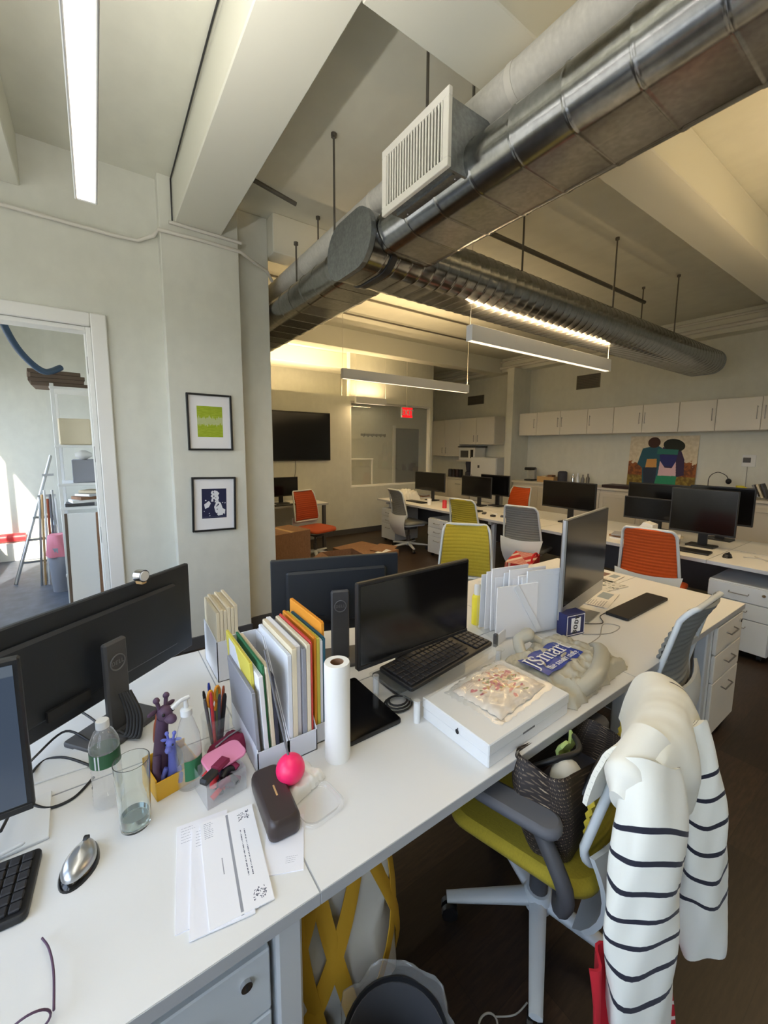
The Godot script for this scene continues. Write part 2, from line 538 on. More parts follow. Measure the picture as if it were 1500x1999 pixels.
func room() -> void:
	# floors and ceiling
	struct("floor", span(Vector3(-1.72, -.12, -8.6), Vector3(7.7, 0, 2.72)), M.floor_boards)
	struct("floor", span(Vector3(-1.6, 0, -7.75), Vector3(.3, .012, -3.67)), M.store_floor)
	struct("ceiling", span(Vector3(-1.72, 3.5, -8.6), Vector3(7.7, 3.64, 2.72)), M.ceiling_paint)
	# window wall on the left, with three windows to this room and one to the store room
	var wins := [[-3.2, -1.5], [-1.15, .55], [.85, 2.4]]
	var b := MB.new()
	var put := func(z0: float, z1: float, y0: float, y1: float): b.box(Vector3(-1.66, (y0 + y1) / 2, (z0 + z1) / 2), Vector3(.12, y1 - y0, z1 - z0))
	put.call(-7.87, 2.72, 0.0, .85)
	put.call(-7.87, 2.72, 2.7, 3.5)
	put.call(-7.87, -7.3, .85, 2.7); put.call(-4.2, -3.2, .85, 2.7); put.call(-1.5, -1.15, .85, 2.7); put.call(.55, .85, .85, 2.7); put.call(2.4, 2.72, .85, 2.7)
	struct("wall_left", b, M.wall_paint)
	window_unit("window_1", -3.2, -1.5, .85, 2.7)
	window_unit("window_2", -1.15, .55, .85, 2.7)
	window_unit("window_3", .85, 2.4, .85, 2.7)
	window_unit("window_4", -7.3, -4.2, .85, 2.7)
	struct("wall_back", span(Vector3(-1.6, 0, 2.6), Vector3(7.45, 3.5, 2.72)), M.wall_paint)
	struct("wall_right", span(Vector3(7.45, 0, -8.5), Vector3(7.57, 3.5, 2.6)), M.wall_paint)
	# wall with the doorway
	b = MB.new()
	b.box(Vector3(-1.285, 1.75, -3.61), Vector3(.63, 3.5, .12))
	b.box(Vector3(.29, 1.75, -3.61), Vector3(.46, 3.5, .12))
	b.box(Vector3(-.455, 2.97, -3.61), Vector3(1.03, 1.06, .12))
	struct("wall_front", b, M.wall_paint)
	# the doorway: casing, jamb, stop, hinge plates
	var d := Node3D.new(); d.name = "door_1"; add_child(d); d.set_meta("kind", "structure")
	part(d, "casing", span(Vector3(.03, 0, -3.548), Vector3(.122, 2.51, -3.528), .006), M.trim_paint)
	part(d, "casing", span(Vector3(-1.07, 0, -3.548), Vector3(-.97, 2.51, -3.528), .006), M.trim_paint)
	part(d, "casing", span(Vector3(-.97, 2.42, -3.548), Vector3(.03, 2.51, -3.528), .006), M.trim_paint)
	part(d, "jamb", span(Vector3(.0, .012, -3.68), Vector3(.03, 2.42, -3.55), .003), M.trim_paint)
	part(d, "jamb", span(Vector3(-.97, .012, -3.68), Vector3(-.94, 2.42, -3.55), .003), M.trim_paint)
	part(d, "jamb", span(Vector3(-.94, 2.39, -3.68), Vector3(.0, 2.42, -3.55), .003), M.trim_paint)
	part(d, "stop", span(Vector3(-.013, .012, -3.665), Vector3(.0, 2.39, -3.63), .003), M.trim_paint)
	for y in [2.17, 1.56, .98]: part(d, "hinge_plate", span(Vector3(-.004, y - .055, -3.60), Vector3(.004, y + .055, -3.56)), M.handle_steel)
	# the column with the pictures and the pier beside it
	struct("column", span(Vector3(.47, 0, -3.70), Vector3(1.01, 3.5, -3.45), .004), M.wall_paint)
	struct("column", span(Vector3(1.01, 0, -3.98), Vector3(1.29, 3.5, -3.58), .004), M.wall_paint)
	struct("wall_side", span(Vector3(1.17, 0, -6.6), Vector3(1.29, 3.5, -3.98)), M.wall_paint)
	# store room behind the doorway
	struct("wall_store_end", span(Vector3(-1.6, 0, -7.87), Vector3(.3, 3.5, -7.75)), M.wall_paint)
	struct("wall_store_side", span(Vector3(.3, 0, -7.87), Vector3(.42, 3.5, -3.7)), M.wall_paint)
	struct("wall_store_pier", span(Vector3(-.42, 0.012, -6.5), Vector3(.3, 3.5, -6.3)), M.wall_paint)
	# partition with the screen and the opening, and what lies behind it
	b = MB.new()
	b.box(Vector3(2.565, 1.27, -6.66), Vector3(2.55, 2.54, .12))
	b.box(Vector3(4.81, .44, -6.66), Vector3(1.94, .88, .12))
	b.box(Vector3(4.81, 2.98, -6.66), Vector3(1.94, 1.04, .12))
	b.box(Vector3(5.80, 1.75, -6.66), Vector3(.06, 3.5, .12))
	struct("wall_partition", b, M.wall_paint)
	struct("wall_far", span(Vector3(1.17, 0, -8.5), Vector3(7.45, 3.5, -8.38)), M.wall_paint)
	struct("wall_far_side", span(Vector3(4.62, 2.6, -8.38), Vector3(4.74, 3.5, -6.72)), M.wall_paint)
	struct("wall_far_side", span(Vector3(1.17, 0, -8.38), Vector3(1.29, 3.5, -6.72)), M.wall_paint)
	struct("wall_stub", span(Vector3(6.9, 0, -5.56), Vector3(7.45, 3.22, -5.40), .003), M.wall_paint)
	# window in the partition opening
	d = Node3D.new(); d.name = "window_5"; add_child(d); d.set_meta("kind", "structure")
	b = MB.new()
	for x in [3.855, 5.765]: b.cbox(Vector3(x, 1.67, -6.66), Vector3(.03, 1.58, .08), .003)
	for y in [.895, 2.445]: b.cbox(Vector3(4.81, y, -6.66), Vector3(1.88, .03, .08), .003)
	b.cbox(Vector3(4.35, 1.15, -6.66), Vector3(.02, .48, .04), .003)
	b.cbox(Vector3(4.12, 1.40, -6.66), Vector3(.5, .02, .04), .003)
	part(d, "window_frame", b, M.trim_paint)
	part(d, "pane", bx(Vector3(4.81, 1.67, -6.68), Vector3(1.86, 1.52, .006)), M.window_glass)
	# beams
	var beams := [
		[Vector3(.566, 3.2, -3.45), Vector3(.885, 3.5, 2.6)], [Vector3(-.62, 3.2, -3.55), Vector3(-.27, 3.5, 2.6)],
		[Vector3(.885, 3.2, -1.43), Vector3(7.2, 3.5, -1.14)], [Vector3(1.29, 3.2, -3.65), Vector3(7.2, 3.5, -3.45)],
		[Vector3(1.29, 3.2, -6.2), Vector3(7.2, 3.5, -5.95)], [Vector3(1.29, 3.2, -8.1), Vector3(4.62, 3.5, -7.5)],
		[Vector3(7.2, 3.22, -8.38), Vector3(7.45, 3.5, 2.6)]]
	for e in beams: struct("beam", span(e[0], e[1], .006), M.beam_paint)
	# baseboards
	b = MB.new()
	b.box(Vector3(.74, .05, -3.442), Vector3(.55, .1, .016))
	b.box(Vector3(1.15, .05, -3.572), Vector3(.28, .1, .016))
	b.box(Vector3(.29, .05, -3.542), Vector3(.34, .1, .016))
	struct("baseboard_front", b, M.baseboard)
	struct("baseboard_partition", bx(Vector3(3.5, .05, -6.592), Vector3(4.4, .1, .016)), M.baseboard)
	struct("baseboard_store", bx(Vector3(-1.0, .12, -7.742), Vector3(1.2, .22, .016)), M.trim_paint)

func lamp(along_x: bool, a: float, c: float, other: float, y: float, warm: bool, label: String, drop := .98, up := 1.0, down := 1.0) -> void:
	var L := absf(c - a)
	var o := thing("pendant_lamp", label, "lamp", X(Vector3((a + c) / 2, y, other) if along_x else Vector3(other, y, (a + c) / 2), 0.0 if along_x else 90.0), "linear pendant lamps")
	var b := MB.new()
	b.cbox(Vector3(0, .062, .027), Vector3(L, .115, .006), .002)
	b.cbox(Vector3(0, .062, -.027), Vector3(L, .115, .006), .002)
	b.cbox(Vector3(L / 2 - .003, .062, 0), Vector3(.006, .115, .048), .002)
	b.cbox(Vector3(-L / 2 + .003, .062, 0), Vector3(.006, .115, .048), .002)
	b.box(Vector3(0, .06, 0), Vector3(L - .02, .05, .048))
	part(o, "housing", b, M.white_plastic)
	part(o, "diffuser", bx(Vector3(0, .012, 0), Vector3(L - .012, .01, .047)), M.lamp_warm if warm else M.lamp_cool, "glowing diffuser strip")
	part(o, "uplight", bx(Vector3(0, .102, 0), Vector3(L - .012, .01, .047)), M.lamp_warm if warm else M.lamp_cool, "glowing upper strip")
	for s in [-1, 1]:
		b = MB.new()
		b.cyl(Vector3(s * (L / 2 - .012), .11, 0), Vector3(s * (L / 2 - .012), drop + .12, 0), .0025, 6)
		part(o, "wire", b, M.conduit)
	for k in [0, 1]:
		var l := AreaLight3D.new()
		l.name = "light"
		l.area_size = Vector2(L - .02, .05)
		l.area_normalize_energy = true
		l.light_color = Color(1.0, .86, .645) if warm else Color(1.0, .975, .94)
		l.light_energy = (DOWN * down if k == 0 else UP * up) * L / 2.0
		l.area_range = 30.0
		l.area_attenuation = 2.0
		l.shadow_enabled = true
		l.position = Vector3(0, .004 if k == 0 else .112, 0)
		l.rotation_degrees.x = -90.0 if k == 0 else 90.0
		o.add_child(l, true)

func lamps() -> void:
	lamp(true, 2.30, 4.32, -2.22, 2.40, true, "white linear pendant lamp hanging just below the ribbed cross duct")
	lamp(true, 2.37, 4.42, -4.26, 2.40, true, "white linear pendant lamp hanging between the cross duct and the wall screen", .98)
	lamp(true, 3.84, 4.5, -6.42, 2.40, true, "short linear lamp hanging in front of the partition window", .98)
	lamp(true, 1.9, 3.9, -7.0, 2.36, true, "linear pendant lamp hidden behind the partition with the wall screen", .98, 3.2, .25)
	lamp(true, 2.3, 4.3, -.18, 2.40, true, "white linear pendant lamp over the aisle beside the end pedestal", .98, .75, 1.0)
	lamp(false, -1.745, .30, .029, 2.40, false, "bright white linear pendant lamp over the doorway end of the bench", .98, 1.25, .35)

# ---------------------------------------------------------------- ducts and pipes under the ceiling
func oval(cx: float, cy: float, a: float, r: float, seg := 14) -> PackedVector2Array:   # flat-oval outline, counter-clockwise
	var out := PackedVector2Array()
	for k in seg + 1:
		var t := -PI / 2 + PI * k / seg
		out.append(Vector2(cx + a + r * cos(t), cy + r * sin(t)))
	for k in seg + 1:
		var t := PI / 2 + PI * k / seg
		out.append(Vector2(cx - a + r * cos(t), cy + r * sin(t)))
	return out

func duct_shell(b: MB, along_z: bool, s0: float, s1: float, sec: PackedVector2Array, step: float, rib: float) -> void:
	var rows := []
	var c := Vector2.ZERO
	for p in sec: c += p
	c /= sec.size()
	var stations := [s0]
	var k := s0 + step
	while k < s1 - .01:
		stations.append_array([k - .012, k - .004, k + .004, k + .012])
		k += step
	stations.append(s1)
	for i in stations.size():
		var grow := rib if i > 0 and i < stations.size() - 1 and (i % 4 == 2 or i % 4 == 3) else 0.0
		var ring := PackedVector3Array()
		for p in sec:
			var q: Vector2 = p + (p - c).normalized() * grow
			ring.append(Vector3(q.x, q.y, stations[i]) if along_z else Vector3(stations[i], q.y, -q.x))
		rows.append(ring)
	b.loft(rows)

func ducts() -> void:
	var o := thing("supply_duct", "long galvanised flat oval duct running towards the framed pictures", "duct")
	var b := MB.new()
	duct_shell(b, true, -6.55, 2.5, oval(1.53, 2.79, .12, .11), .21, .003)
	part(o, "duct_body", b, M.galvanised)
	# register box on its side
	var f := MB.new()
	f.box(Vector3(1.352, 2.737, -1.522), Vector3(.275, .004, .415)); f.box(Vector3(1.352, 2.983, -1.522), Vector3(.275, .004, .415))
	f.box(Vector3(1.352, 2.86, -1.317), Vector3(.275, .242, .004)); f.box(Vector3(1.352, 2.86, -1.727), Vector3(.275, .242, .004))
	f.box(Vector3(1.488, 2.86, -1.522), Vector3(.004, .242, .406))
	part(o, "register_box", f, M.galvanised_dull)
	f = MB.new()
	for y in [2.735, 2.985]: f.cbox(Vector3(1.205, y, -1.522), Vector3(.02, .034, .454), .002)
	for z in [-1.732, -1.312]: f.cbox(Vector3(1.205, 2.86, z), Vector3(.02, .216, .034), .002)
	part(o, "grille_frame", f, M.grille_white)
	for k in 20:
		var lv := MB.new()
		lv.t = X(Vector3(1.203, 2.86, -1.705 + k * .0193), 25.0)
		lv.cbox(Vector3.ZERO, Vector3(.016, .216, .007), .001)
		part(o, "louvre", lv, M.grille_white)
	f = MB.new()
	f.box(Vector3(1.262, 2.73, -1.52), Vector3(.012, .016, .38))
	f.box(Vector3(1.35, 2.731, -1.32), Vector3(.26, .014, .012))
	part(o, "flange", f, M.galvanised_dull)
	for p in [[1.30, -1.36], [1.45, -1.40], [1.45, -1.66], [1.30, -1.68]]:
		f = MB.new()
		f.ball(Vector3(p[0], 2.735, p[1]), .006, 8)
		part(o, "screw", f, M.chrome)
	# cross duct with its capped end
	var c := thing("cross_duct", "galvanised flat oval cross duct with close ribs and a capped end", "duct")
	b = MB.new()
	duct_shell(b, false, 1.30, 6.75, oval(2.2, 2.775, .095, .155), .09, .0028)
	part(c, "duct_body", b, M.galvanised)
	var sec := oval(0, 0, .095, .158)
	var cap := MB.new()
	cap.prism(sec, .03, Transform3D(Basis(Vector3(0, 0, -1), Vector3(0, 1, 0), Vector3(1, 0, 0)), Vector3(1.265, 2.775, -2.2)))
	part(c, "end_cap", cap, M.galvanised_dull)
	cap = MB.new()
	cap.prism(sec, .02, Transform3D(Basis(Vector3(0, 0, -1), Vector3(0, 1, 0), Vector3(1, 0, 0)), Vector3(6.745, 2.775, -2.2)))
	part(c, "end_cap", cap, M.galvanised_dull)
	var strap := MB.new()
	strap.loft([ring_at(1.42, sec, 1.03), ring_at(1.46, sec, 1.03)])
	part(c, "strap", strap, M.steel_dark)
	# wrapped pipe
	o = thing("wrapped_pipe", "white jacketed round pipe lying above the long duct", "pipe")
	b = MB.new()
	var pp := []
	for k in 60: pp.append(Vector3(1.47, 3.055, -6.5 + k * .1525))
	b.tube(pp, .078, 20)
	part(o, "jacket", b, M.pipe_jacket)
	for k in 9:
		b = MB.new()
		b.cyl(Vector3(1.47, 3.055, -6.2 + k * 1.0), Vector3(1.47, 3.055, -6.17 + k * 1.0), .081, 20)
		part(o, "band", b, M.conduit)
	# hanger rods, each on its own
	for e in [[2.62, -2.02, 3.5], [3.94, -2.02, 3.5], [5.29, -2.02, 3.5], [5.35, -2.4, 3.5], [1.36, -1.62, 3.5], [1.60, -1.56, 3.5], [1.30, -2.42, 3.5], [1.38, -3.2, 3.2], [1.62, -3.3, 3.5], [1.60, -.6, 3.5]]:
		b = MB.new()
		var yb := 2.9 if e[0] > 2.0 else 2.85
		b.cyl(Vector3(0, yb - .05, 0), Vector3(0, e[2], 0), .007, 8)
		b.cyl(Vector3(0, e[2] - .02, 0), Vector3(0, e[2], 0), .018, 8)
		single("hanger_rod", b, M.rod, "thin steel rod hanging a duct from the ceiling", "rod", Vector3(e[0], 0, e[1]), "duct hanger rods")

func ring_at(x: float, sec: PackedVector2Array, k: float) -> PackedVector3Array:
	var r := PackedVector3Array()
	for p in sec: r.append(Vector3(x, 2.775 + p.y * k, -2.2 - p.x * k))
	return r

func pipe(label: String, pts: Array, r: float, m: Material, group := "ceiling conduits") -> void:
	var b := MB.new()
	b.tube(pts, r, 8)
	single("conduit", b, m, label, "conduit", Vector3.ZERO, group)

func conduits() -> void:
	pipe("white conduit running high on the doorway wall and across the column", [Vector3(-1.55, 3.09, -3.53), Vector3(.2, 3.045, -3.53), Vector3(.34, 3.05, -3.53), Vector3(.44, 3.10, -3.50), Vector3(.46, 3.12, -3.435), Vector3(.72, 3.125, -3.435), Vector3(1.02, 3.12, -3.435), Vector3(1.14, 3.10, -3.5), Vector3(1.27, 3.08, -3.56), Vector3(1.33, 3.02, -3.6)], .013, M.conduit)
	pipe("short white conduit along the column top under the beam", [Vector3(.53, 3.19, -3.435), Vector3(1.03, 3.185, -3.435)], .013, M.conduit)
	pipe("thin cable tacked along the left edge of the lit beam", [Vector3(.552, 3.18, -3.44), Vector3(.555, 3.48, -3.44), Vector3(.548, 3.49, -2.2), Vector3(.548, 3.49, 0.6)], .005, M.steel_dark)
	pipe("painted pipe slung below the ceiling beside the cross duct", [Vector3(1.75, 3.34, -2.42), Vector3(5.4, 3.34, -2.40)], .02, M.rod)
	pipe("thin conduit on the ceiling above the middle lamp", [Vector3(1.3, 3.48, -4.62), Vector3(7.2, 3.48, -4.62)], .012, M.rod)
	pipe("thin conduit on the ceiling farther from the middle lamp", [Vector3(1.3, 3.48, -5.25), Vector3(7.2, 3.48, -5.25)], .012, M.rod)
	pipe("painted pipe running along the foot of the wall beam", [Vector3(7.15, 3.30, -8.2), Vector3(7.15, 3.30, 2.4)], .03, M.conduit)
	pipe("painted pipe running along the top of the wall beam", [Vector3(7.16, 3.42, -8.2), Vector3(7.16, 3.42, 2.4)], .018, M.conduit)
	pipe("grey pipe crossing the ceiling beyond the column", [Vector3(1.3, 3.36, -3.0), Vector3(.89, 3.42, -2.98)], .015, M.rod)
	for e in [[7.0, -2.4, "square wall vent above the far cabinets"], [7.0, -6.0, "small wall vent above the kitchen cupboards"]]:
		pass
	var o := thing("wall_vent", "brown slatted wall vent above the long row of cabinets", "vent", Vector3(7.44, 2.845, -4.17))
	part(o, "frame", bx(Vector3.ZERO, Vector3(.02, .25, .44), .004), M.rod)
	for k in 8: part(o, "slat", bx(Vector3(-.014, -.1 + k * .029, 0), Vector3(.012, .012, .4), .002), M.stand_grey)
	o = thing("wall_vent", "small brown wall vent above the kitchen cupboards", "vent", Vector3(7.44, 2.75, -6.9))
	part(o, "frame", bx(Vector3.ZERO, Vector3(.02, .2, .5), .004), M.rod)
	for k in 6: part(o, "slat", bx(Vector3(-.014, -.075 + k * .03, 0), Vector3(.012, .012, .46), .002), M.stand_grey)

# ---------------------------------------------------------------- desks, pedestals, cabinets
func desk_leg(parent: Node, x: float, z: float) -> void:
	part(parent, "leg", bx(Vector3(x, .345, z), Vector3(.055, .69, .055), .006), M.desk_leg)

func worktop(parent: Node, a: Vector3, c: Vector3) -> void:   # one laminate panel with a pale edge band round it
	var top := MB.new()
	var h := .001
	top.box(Vector3((a.x + c.x) / 2, a.y - .012, (a.z + c.z) / 2), Vector3(absf(c.x - a.x) - .004, .024, absf(c.z - a.z) - .004))
	var o := part(parent, "worktop", top, M.laminate)
	var e := MB.new()
	var y := a.y - .0145
	e.cbox(Vector3((a.x + c.x) / 2, y, maxf(a.z, c.z) - .001), Vector3(absf(c.x - a.x) - .001, .029 - h, .002), .0005)
	e.cbox(Vector3((a.x + c.x) / 2, y, minf(a.z, c.z) + .001), Vector3(absf(c.x - a.x) - .001, .029 - h, .002), .0005)
	e.cbox(Vector3(minf(a.x, c.x) + .001, y, (a.z + c.z) / 2), Vector3(.002, .029 - h, absf(c.z - a.z) - .001), .0005)
	e.cbox(Vector3(maxf(a.x, c.x) - .001, y, (a.z + c.z) / 2), Vector3(.002, .029 - h, absf(c.z - a.z) - .001), .0005)
	part(o, "edge_band", e, M.edge_band)

func drawers(xf: Transform3D, w: float, h: float, d: float, label: String, m: Material, handles := true) -> Node3D:  # front at local z = 0, facing +z
	var o := thing("pedestal", label, "pedestal", xf)
	part(o, "body", span(Vector3(-w / 2, .05, -d), Vector3(w / 2, h, -.02), .004), m)
	var split := [0.0, .5, .75, 1.0]
	for k in 3:
		var y0: float = .055 + (h - .06) * split[k]
		var y1: float = .055 + (h - .06) * split[k + 1]
		var dr := part(o, "drawer", span(Vector3(-w / 2 + .002, y0 + .003, -.019), Vector3(w / 2 - .002, y1 - .003, 0), .003), m)
		if handles:
			var b := MB.new()
			var yh := y1 - .06
			b.tube([Vector3(-.06, yh, 0), Vector3(-.06, yh - .006, .022), Vector3(.06, yh - .006, .022), Vector3(.06, yh, 0)], .004, 6)
			part(dr, "handle", b, M.handle_steel)
	var lk := MB.new()
	lk.tube([Vector3(w / 2 - .05, h - .05, 0), Vector3(w / 2 - .05, h - .05, .008)], .011, 14)
	part(o, "lock", lk, M.chrome)
	lk = MB.new()
	lk.box(Vector3(w / 2 - .05, h - .05, .0085), Vector3(.003, .012, .001))
	part(o, "keyhole", lk, M.dark_gap)
	for s in [[-1, -1], [1, -1], [-1, 1], [1, 1]]:
		lk = MB.new()
		lk.tube([Vector3(s[0] * (w / 2 - .05) - .012, .024, -d / 2 + s[1] * (d / 2 - .06)), Vector3(s[0] * (w / 2 - .05) + .012, .024, -d / 2 + s[1] * (d / 2 - .06))], .024, 12)
		part(o, "castor", lk, M.black_plastic)
	return o

func benches() -> void:
	var o := thing("bench_desk", "long white two-sided bench desk covered with monitors, folders and bags", "desk")
	for e in [[-1.5, .3127], [.3133, 1.68], [1.6806, 3.04]]:
		worktop(o, Vector3(e[0], DT, -1.2672), Vector3(e[1], DT, -.665))
		worktop(o, Vector3(e[0], DT, -1.87), Vector3(e[1], DT, -1.2688))
	for x in [-1.4, .255, 1.68, 2.56]:
		desk_leg(o, x, -.715); desk_leg(o, x, -1.82)
		part(o, "cross_rail", bx(Vector3(x, .665, -1.27), Vector3(.05, .05, 1.05), .004), M.desk_leg)
	part(o, "cable_tray", span(Vector3(-1.35, .52, -1.36), Vector3(2.95, .54, -1.18)), M.desk_leg)
	part(o, "modesty_panel", span(Vector3(-1.35, .30, -1.28), Vector3(2.95, .66, -1.262), .003), M.stand_grey)
	drawers(X(Vector3(.02, 0, -.70)), .40, .645, .5, "pale steel drawer pedestal under the bench beside the yellow tote", M.cabinet_steel)
	drawers(X(Vector3(2.82, 0, -.668)), .42, .695, .52, "white drawer pedestal filling the free end of the bench", M.cabinet_white)
	o = thing("bench_desk", "long white bench desk standing before the wall of cabinets", "desk")
	for e in [[-5.95, -4.35], [-4.348, -2.75], [-2.748, -1.15], [-1.148, .45]]:
		worktop(o, Vector3(4.0, DT, e[0]), Vector3(4.6, DT, e[1]))
		worktop(o, Vector3(4.61, DT, e[0]), Vector3(5.21, DT, e[1]))
	for z in [-5.8, -3.5, .3]:
		desk_leg(o, 4.19, z); desk_leg(o, 5.1, z)
		part(o, "cross_rail", bx(Vector3(4.6, .665, z), Vector3(1.0, .05, .05), .004), M.desk_leg)
	part(o, "modesty_panel", span(Vector3(4.60, .30, -5.85), Vector3(4.615, .66, .35), .003), M.stand_grey)
	for e in [[-5.66, "pale drawer pedestal at the partition end of the far bench"], [-4.42, "pale drawer pedestal between the grey and yellow chairs of the far bench"], [-.93, "pale drawer pedestal under the far bench past the orange chair"]]:
		drawers(X(Vector3(4.03, 0, e[0]), -90), .40, .58, .5, e[1], M.cabinet_steel)
	o = thing("side_desk", "small white desk below the wall screen with dark legs", "desk")
	worktop(o, Vector3(1.35, DT, -6.52), Vector3(3.02, DT, -5.9))
	for e in [[1.42, -6.46], [2.96, -6.46], [1.42, -5.95], [2.96, -5.95]]:
		part(o, "leg", bx(Vector3(e[0], .35, e[1]), Vector3(.05, .7, .05), .004), M.stand_grey)

func bar_handle(parent: Node, p: Vector3, L: float, axis := Vector3.UP, out := Vector3.LEFT) -> void:
	var b := MB.new()
	b.tube([p + axis * L / 2, p + axis * L / 2 + out * .025], .004, 6)
	b.tube([p - axis * L / 2, p - axis * L / 2 + out * .025], .004, 6)
	b.tube([p + axis * (L / 2 + .012) + out * .025, p - axis * (L / 2 + .012) + out * .025], .005, 8)
	part(parent, "handle", b, M.handle_steel)

func wall_cabinet(z0: float, z1: float, doors: Array, label: String) -> void:   # doors: [z0, z1, handle z]
	var o := thing("wall_cabinet", label, "cabinet", Vector3(7.1, 1.88, 0), "overhead cabinets along the wall")
	part(o, "body", span(Vector3(.02, 0, z0 + .001), Vector3(.349, .44, z1 - .001), .003), M.cabinet_white)
	for d in doors:
		var p := part(o, "door", span(Vector3(0, .004, d[0] + .003), Vector3(.019, .436, d[1] - .003), .003), M.cabinet_white)
		bar_handle(p, Vector3(0, .23, d[2]), .15)

func cabinets() -> void:
	wall_cabinet(-5.38, -4.97, [[-5.38, -4.97, -5.02]], "single-door overhead cabinet next to the white wall stub")
	wall_cabinet(-4.97, -3.95, [[-4.97, -4.47, -4.51], [-4.47, -3.95, -4.43]], "two-door overhead cabinet with close paired handles above the coffee machine side")
	wall_cabinet(-3.95, -3.5, [[-3.95, -3.5, -3.90]], "single-door overhead cabinet left of the painting")
	wall_cabinet(-3.5, -2.55, [[-3.5, -3.05, -3.09], [-3.05, -2.55, -3.01]], "two-door overhead cabinet right above the painting")
	wall_cabinet(-2.55, -2.10, [[-2.55, -2.10, -2.14]], "single-door overhead cabinet between the painting and the wall tablet")
	wall_cabinet(-2.10, -1.13, [[-2.10, -1.615, -1.655], [-1.615, -1.13, -1.575]], "two-door overhead cabinet above the wall tablet")
	wall_cabinet(-1.13, -.2, [[-1.13, -.66, -.70], [-.66, -.2, -.62]], "two-door overhead cabinet past the wall tablet")
	# base units and the counter
	for k in 9:
		var z0 := -5.38 + k * .6
		var o := thing("base_cabinet", "white base cabinet with a framed door under the long counter", "cabinet", Vector3(6.97, 0, z0), "base cabinets under the counter")
		part(o, "body", span(Vector3(.02, .1, .001), Vector3(.479, .935, .599), .003), M.counter_white)
		part(o, "plinth", span(Vector3(.07, 0, .001), Vector3(.3, .1, .599)), M.stand_grey)
		var d := part(o, "door", span(Vector3(.004, .11, .004), Vector3(.019, .88, .596), .003), M.counter_white)
		for e in [[.11, .17, .004, .596], [.82, .88, .004, .596]]:
			part(d, "door_frame", span(Vector3(-.006, e[0], e[2]), Vector3(.004, e[1], e[3]), .002), M.counter_white)
		for e in [[.004, .07], [.53, .596]]:
			part(d, "door_frame", span(Vector3(-.006, .17, e[0]), Vector3(.004, .82, e[1]), .002), M.counter_white)
	single("countertop", span(Vector3(6.95, .936, -5.395), Vector3(7.449, .975, .05), .004), M.counter_white, "long pale countertop under the painting", "countertop")
	# kitchen past the stub wall
	for k in 4:
		var z0 := -8.1 + k * .52
		var lo := 1.42 if k < 2 else 1.70
		var o := thing("kitchen_cupboard", "tall pale kitchen cupboard reaching down to the splashback" if k < 2 else "short pale kitchen cupboard above the refrigerator and microwave", "cupboard", Vector3(7.1, lo, z0), "kitchen cupboards")
		var h := 2.31 - lo
		part(o, "body", span(Vector3(.02, 0, .001), Vector3(.349, h, .519), .003), M.cabinet_white)
		var d := part(o, "door", span(Vector3(0, .004, .003), Vector3(.019, h - .004, .517), .003), M.cabinet_white)
		bar_handle(d, Vector3(0, .14, .46 if k % 2 == 0 else .06), .12)
	for k in 2:
		var o := thing("kitchen_unit", "pale kitchen base unit under the dark tins", "cabinet", Vector3(6.95, 0, -8.0 + k * .72), "kitchen base units")
		part(o, "body", span(Vector3(.02, .1, .001), Vector3(.499, .885, .719), .003), M.cabinet_white)
		var d := part(o, "door", span(Vector3(0, .11, .003), Vector3(.019, .88, .717), .003), M.cabinet_white)
		bar_handle(d, Vector3(0, .78, .36), .14, Vector3.BACK)
		part(o, "plinth", span(Vector3(.06, 0, .001), Vector3(.3, .1, .719)), M.stand_grey)
	single("kitchen_counter", span(Vector3(6.93, .886, -8.02), Vector3(7.449, .925, -6.54), .004), M.counter_white, "pale kitchen counter holding dark tins and a bottle", "countertop")
	var fr := thing("refrigerator", "white refrigerator standing behind the wall stub", "refrigerator", Vector3(6.86, 0, -6.1))
	part(fr, "body", span(Vector3(.03, .02, -.36), Vector3(.58, 1.42, .36), .01), M.white_plastic)
	var fd := part(fr, "door", span(Vector3(0, .45, -.36), Vector3(.028, 1.42, .36), .01), M.white_plastic)
	bar_handle(fd, Vector3(0, .85, -.3), .35)
	part(fr, "freezer_door", span(Vector3(0, .06, -.36), Vector3(.028, .44, .36), .01), M.white_plastic)
	part(fr, "magnet", bx(Vector3(-.003, 1.22, -.12), Vector3(.006, .06, .05)), M.stand_grey)
	fr = thing("microwave", "white microwave oven on a shelf beside the refrigerator", "microwave", Vector3(7.0, 1.345, -6.72))
	part(fr, "body", span(Vector3(0, 0, -.25), Vector3(.36, .29, .25), .008), M.white_plastic)
	part(fr, "window", span(Vector3(-.006, .06, -.19), Vector3(0, .22, .05)), M.stand_grey)
	part(fr, "keypad", span(Vector3(-.006, .05, .12), Vector3(0, .24, .2)), M.black_plastic)
	part(fr, "dark_top", span(Vector3(-.02, .292, -.27), Vector3(.36, .318, .3), .003), M.black_plastic)
	single("shelf_board", span(Vector3(6.95, 1.315, -7.0), Vector3(7.449, 1.343, -6.46), .003), M.cabinet_white, "small white shelf board carrying the microwave", "shelf")

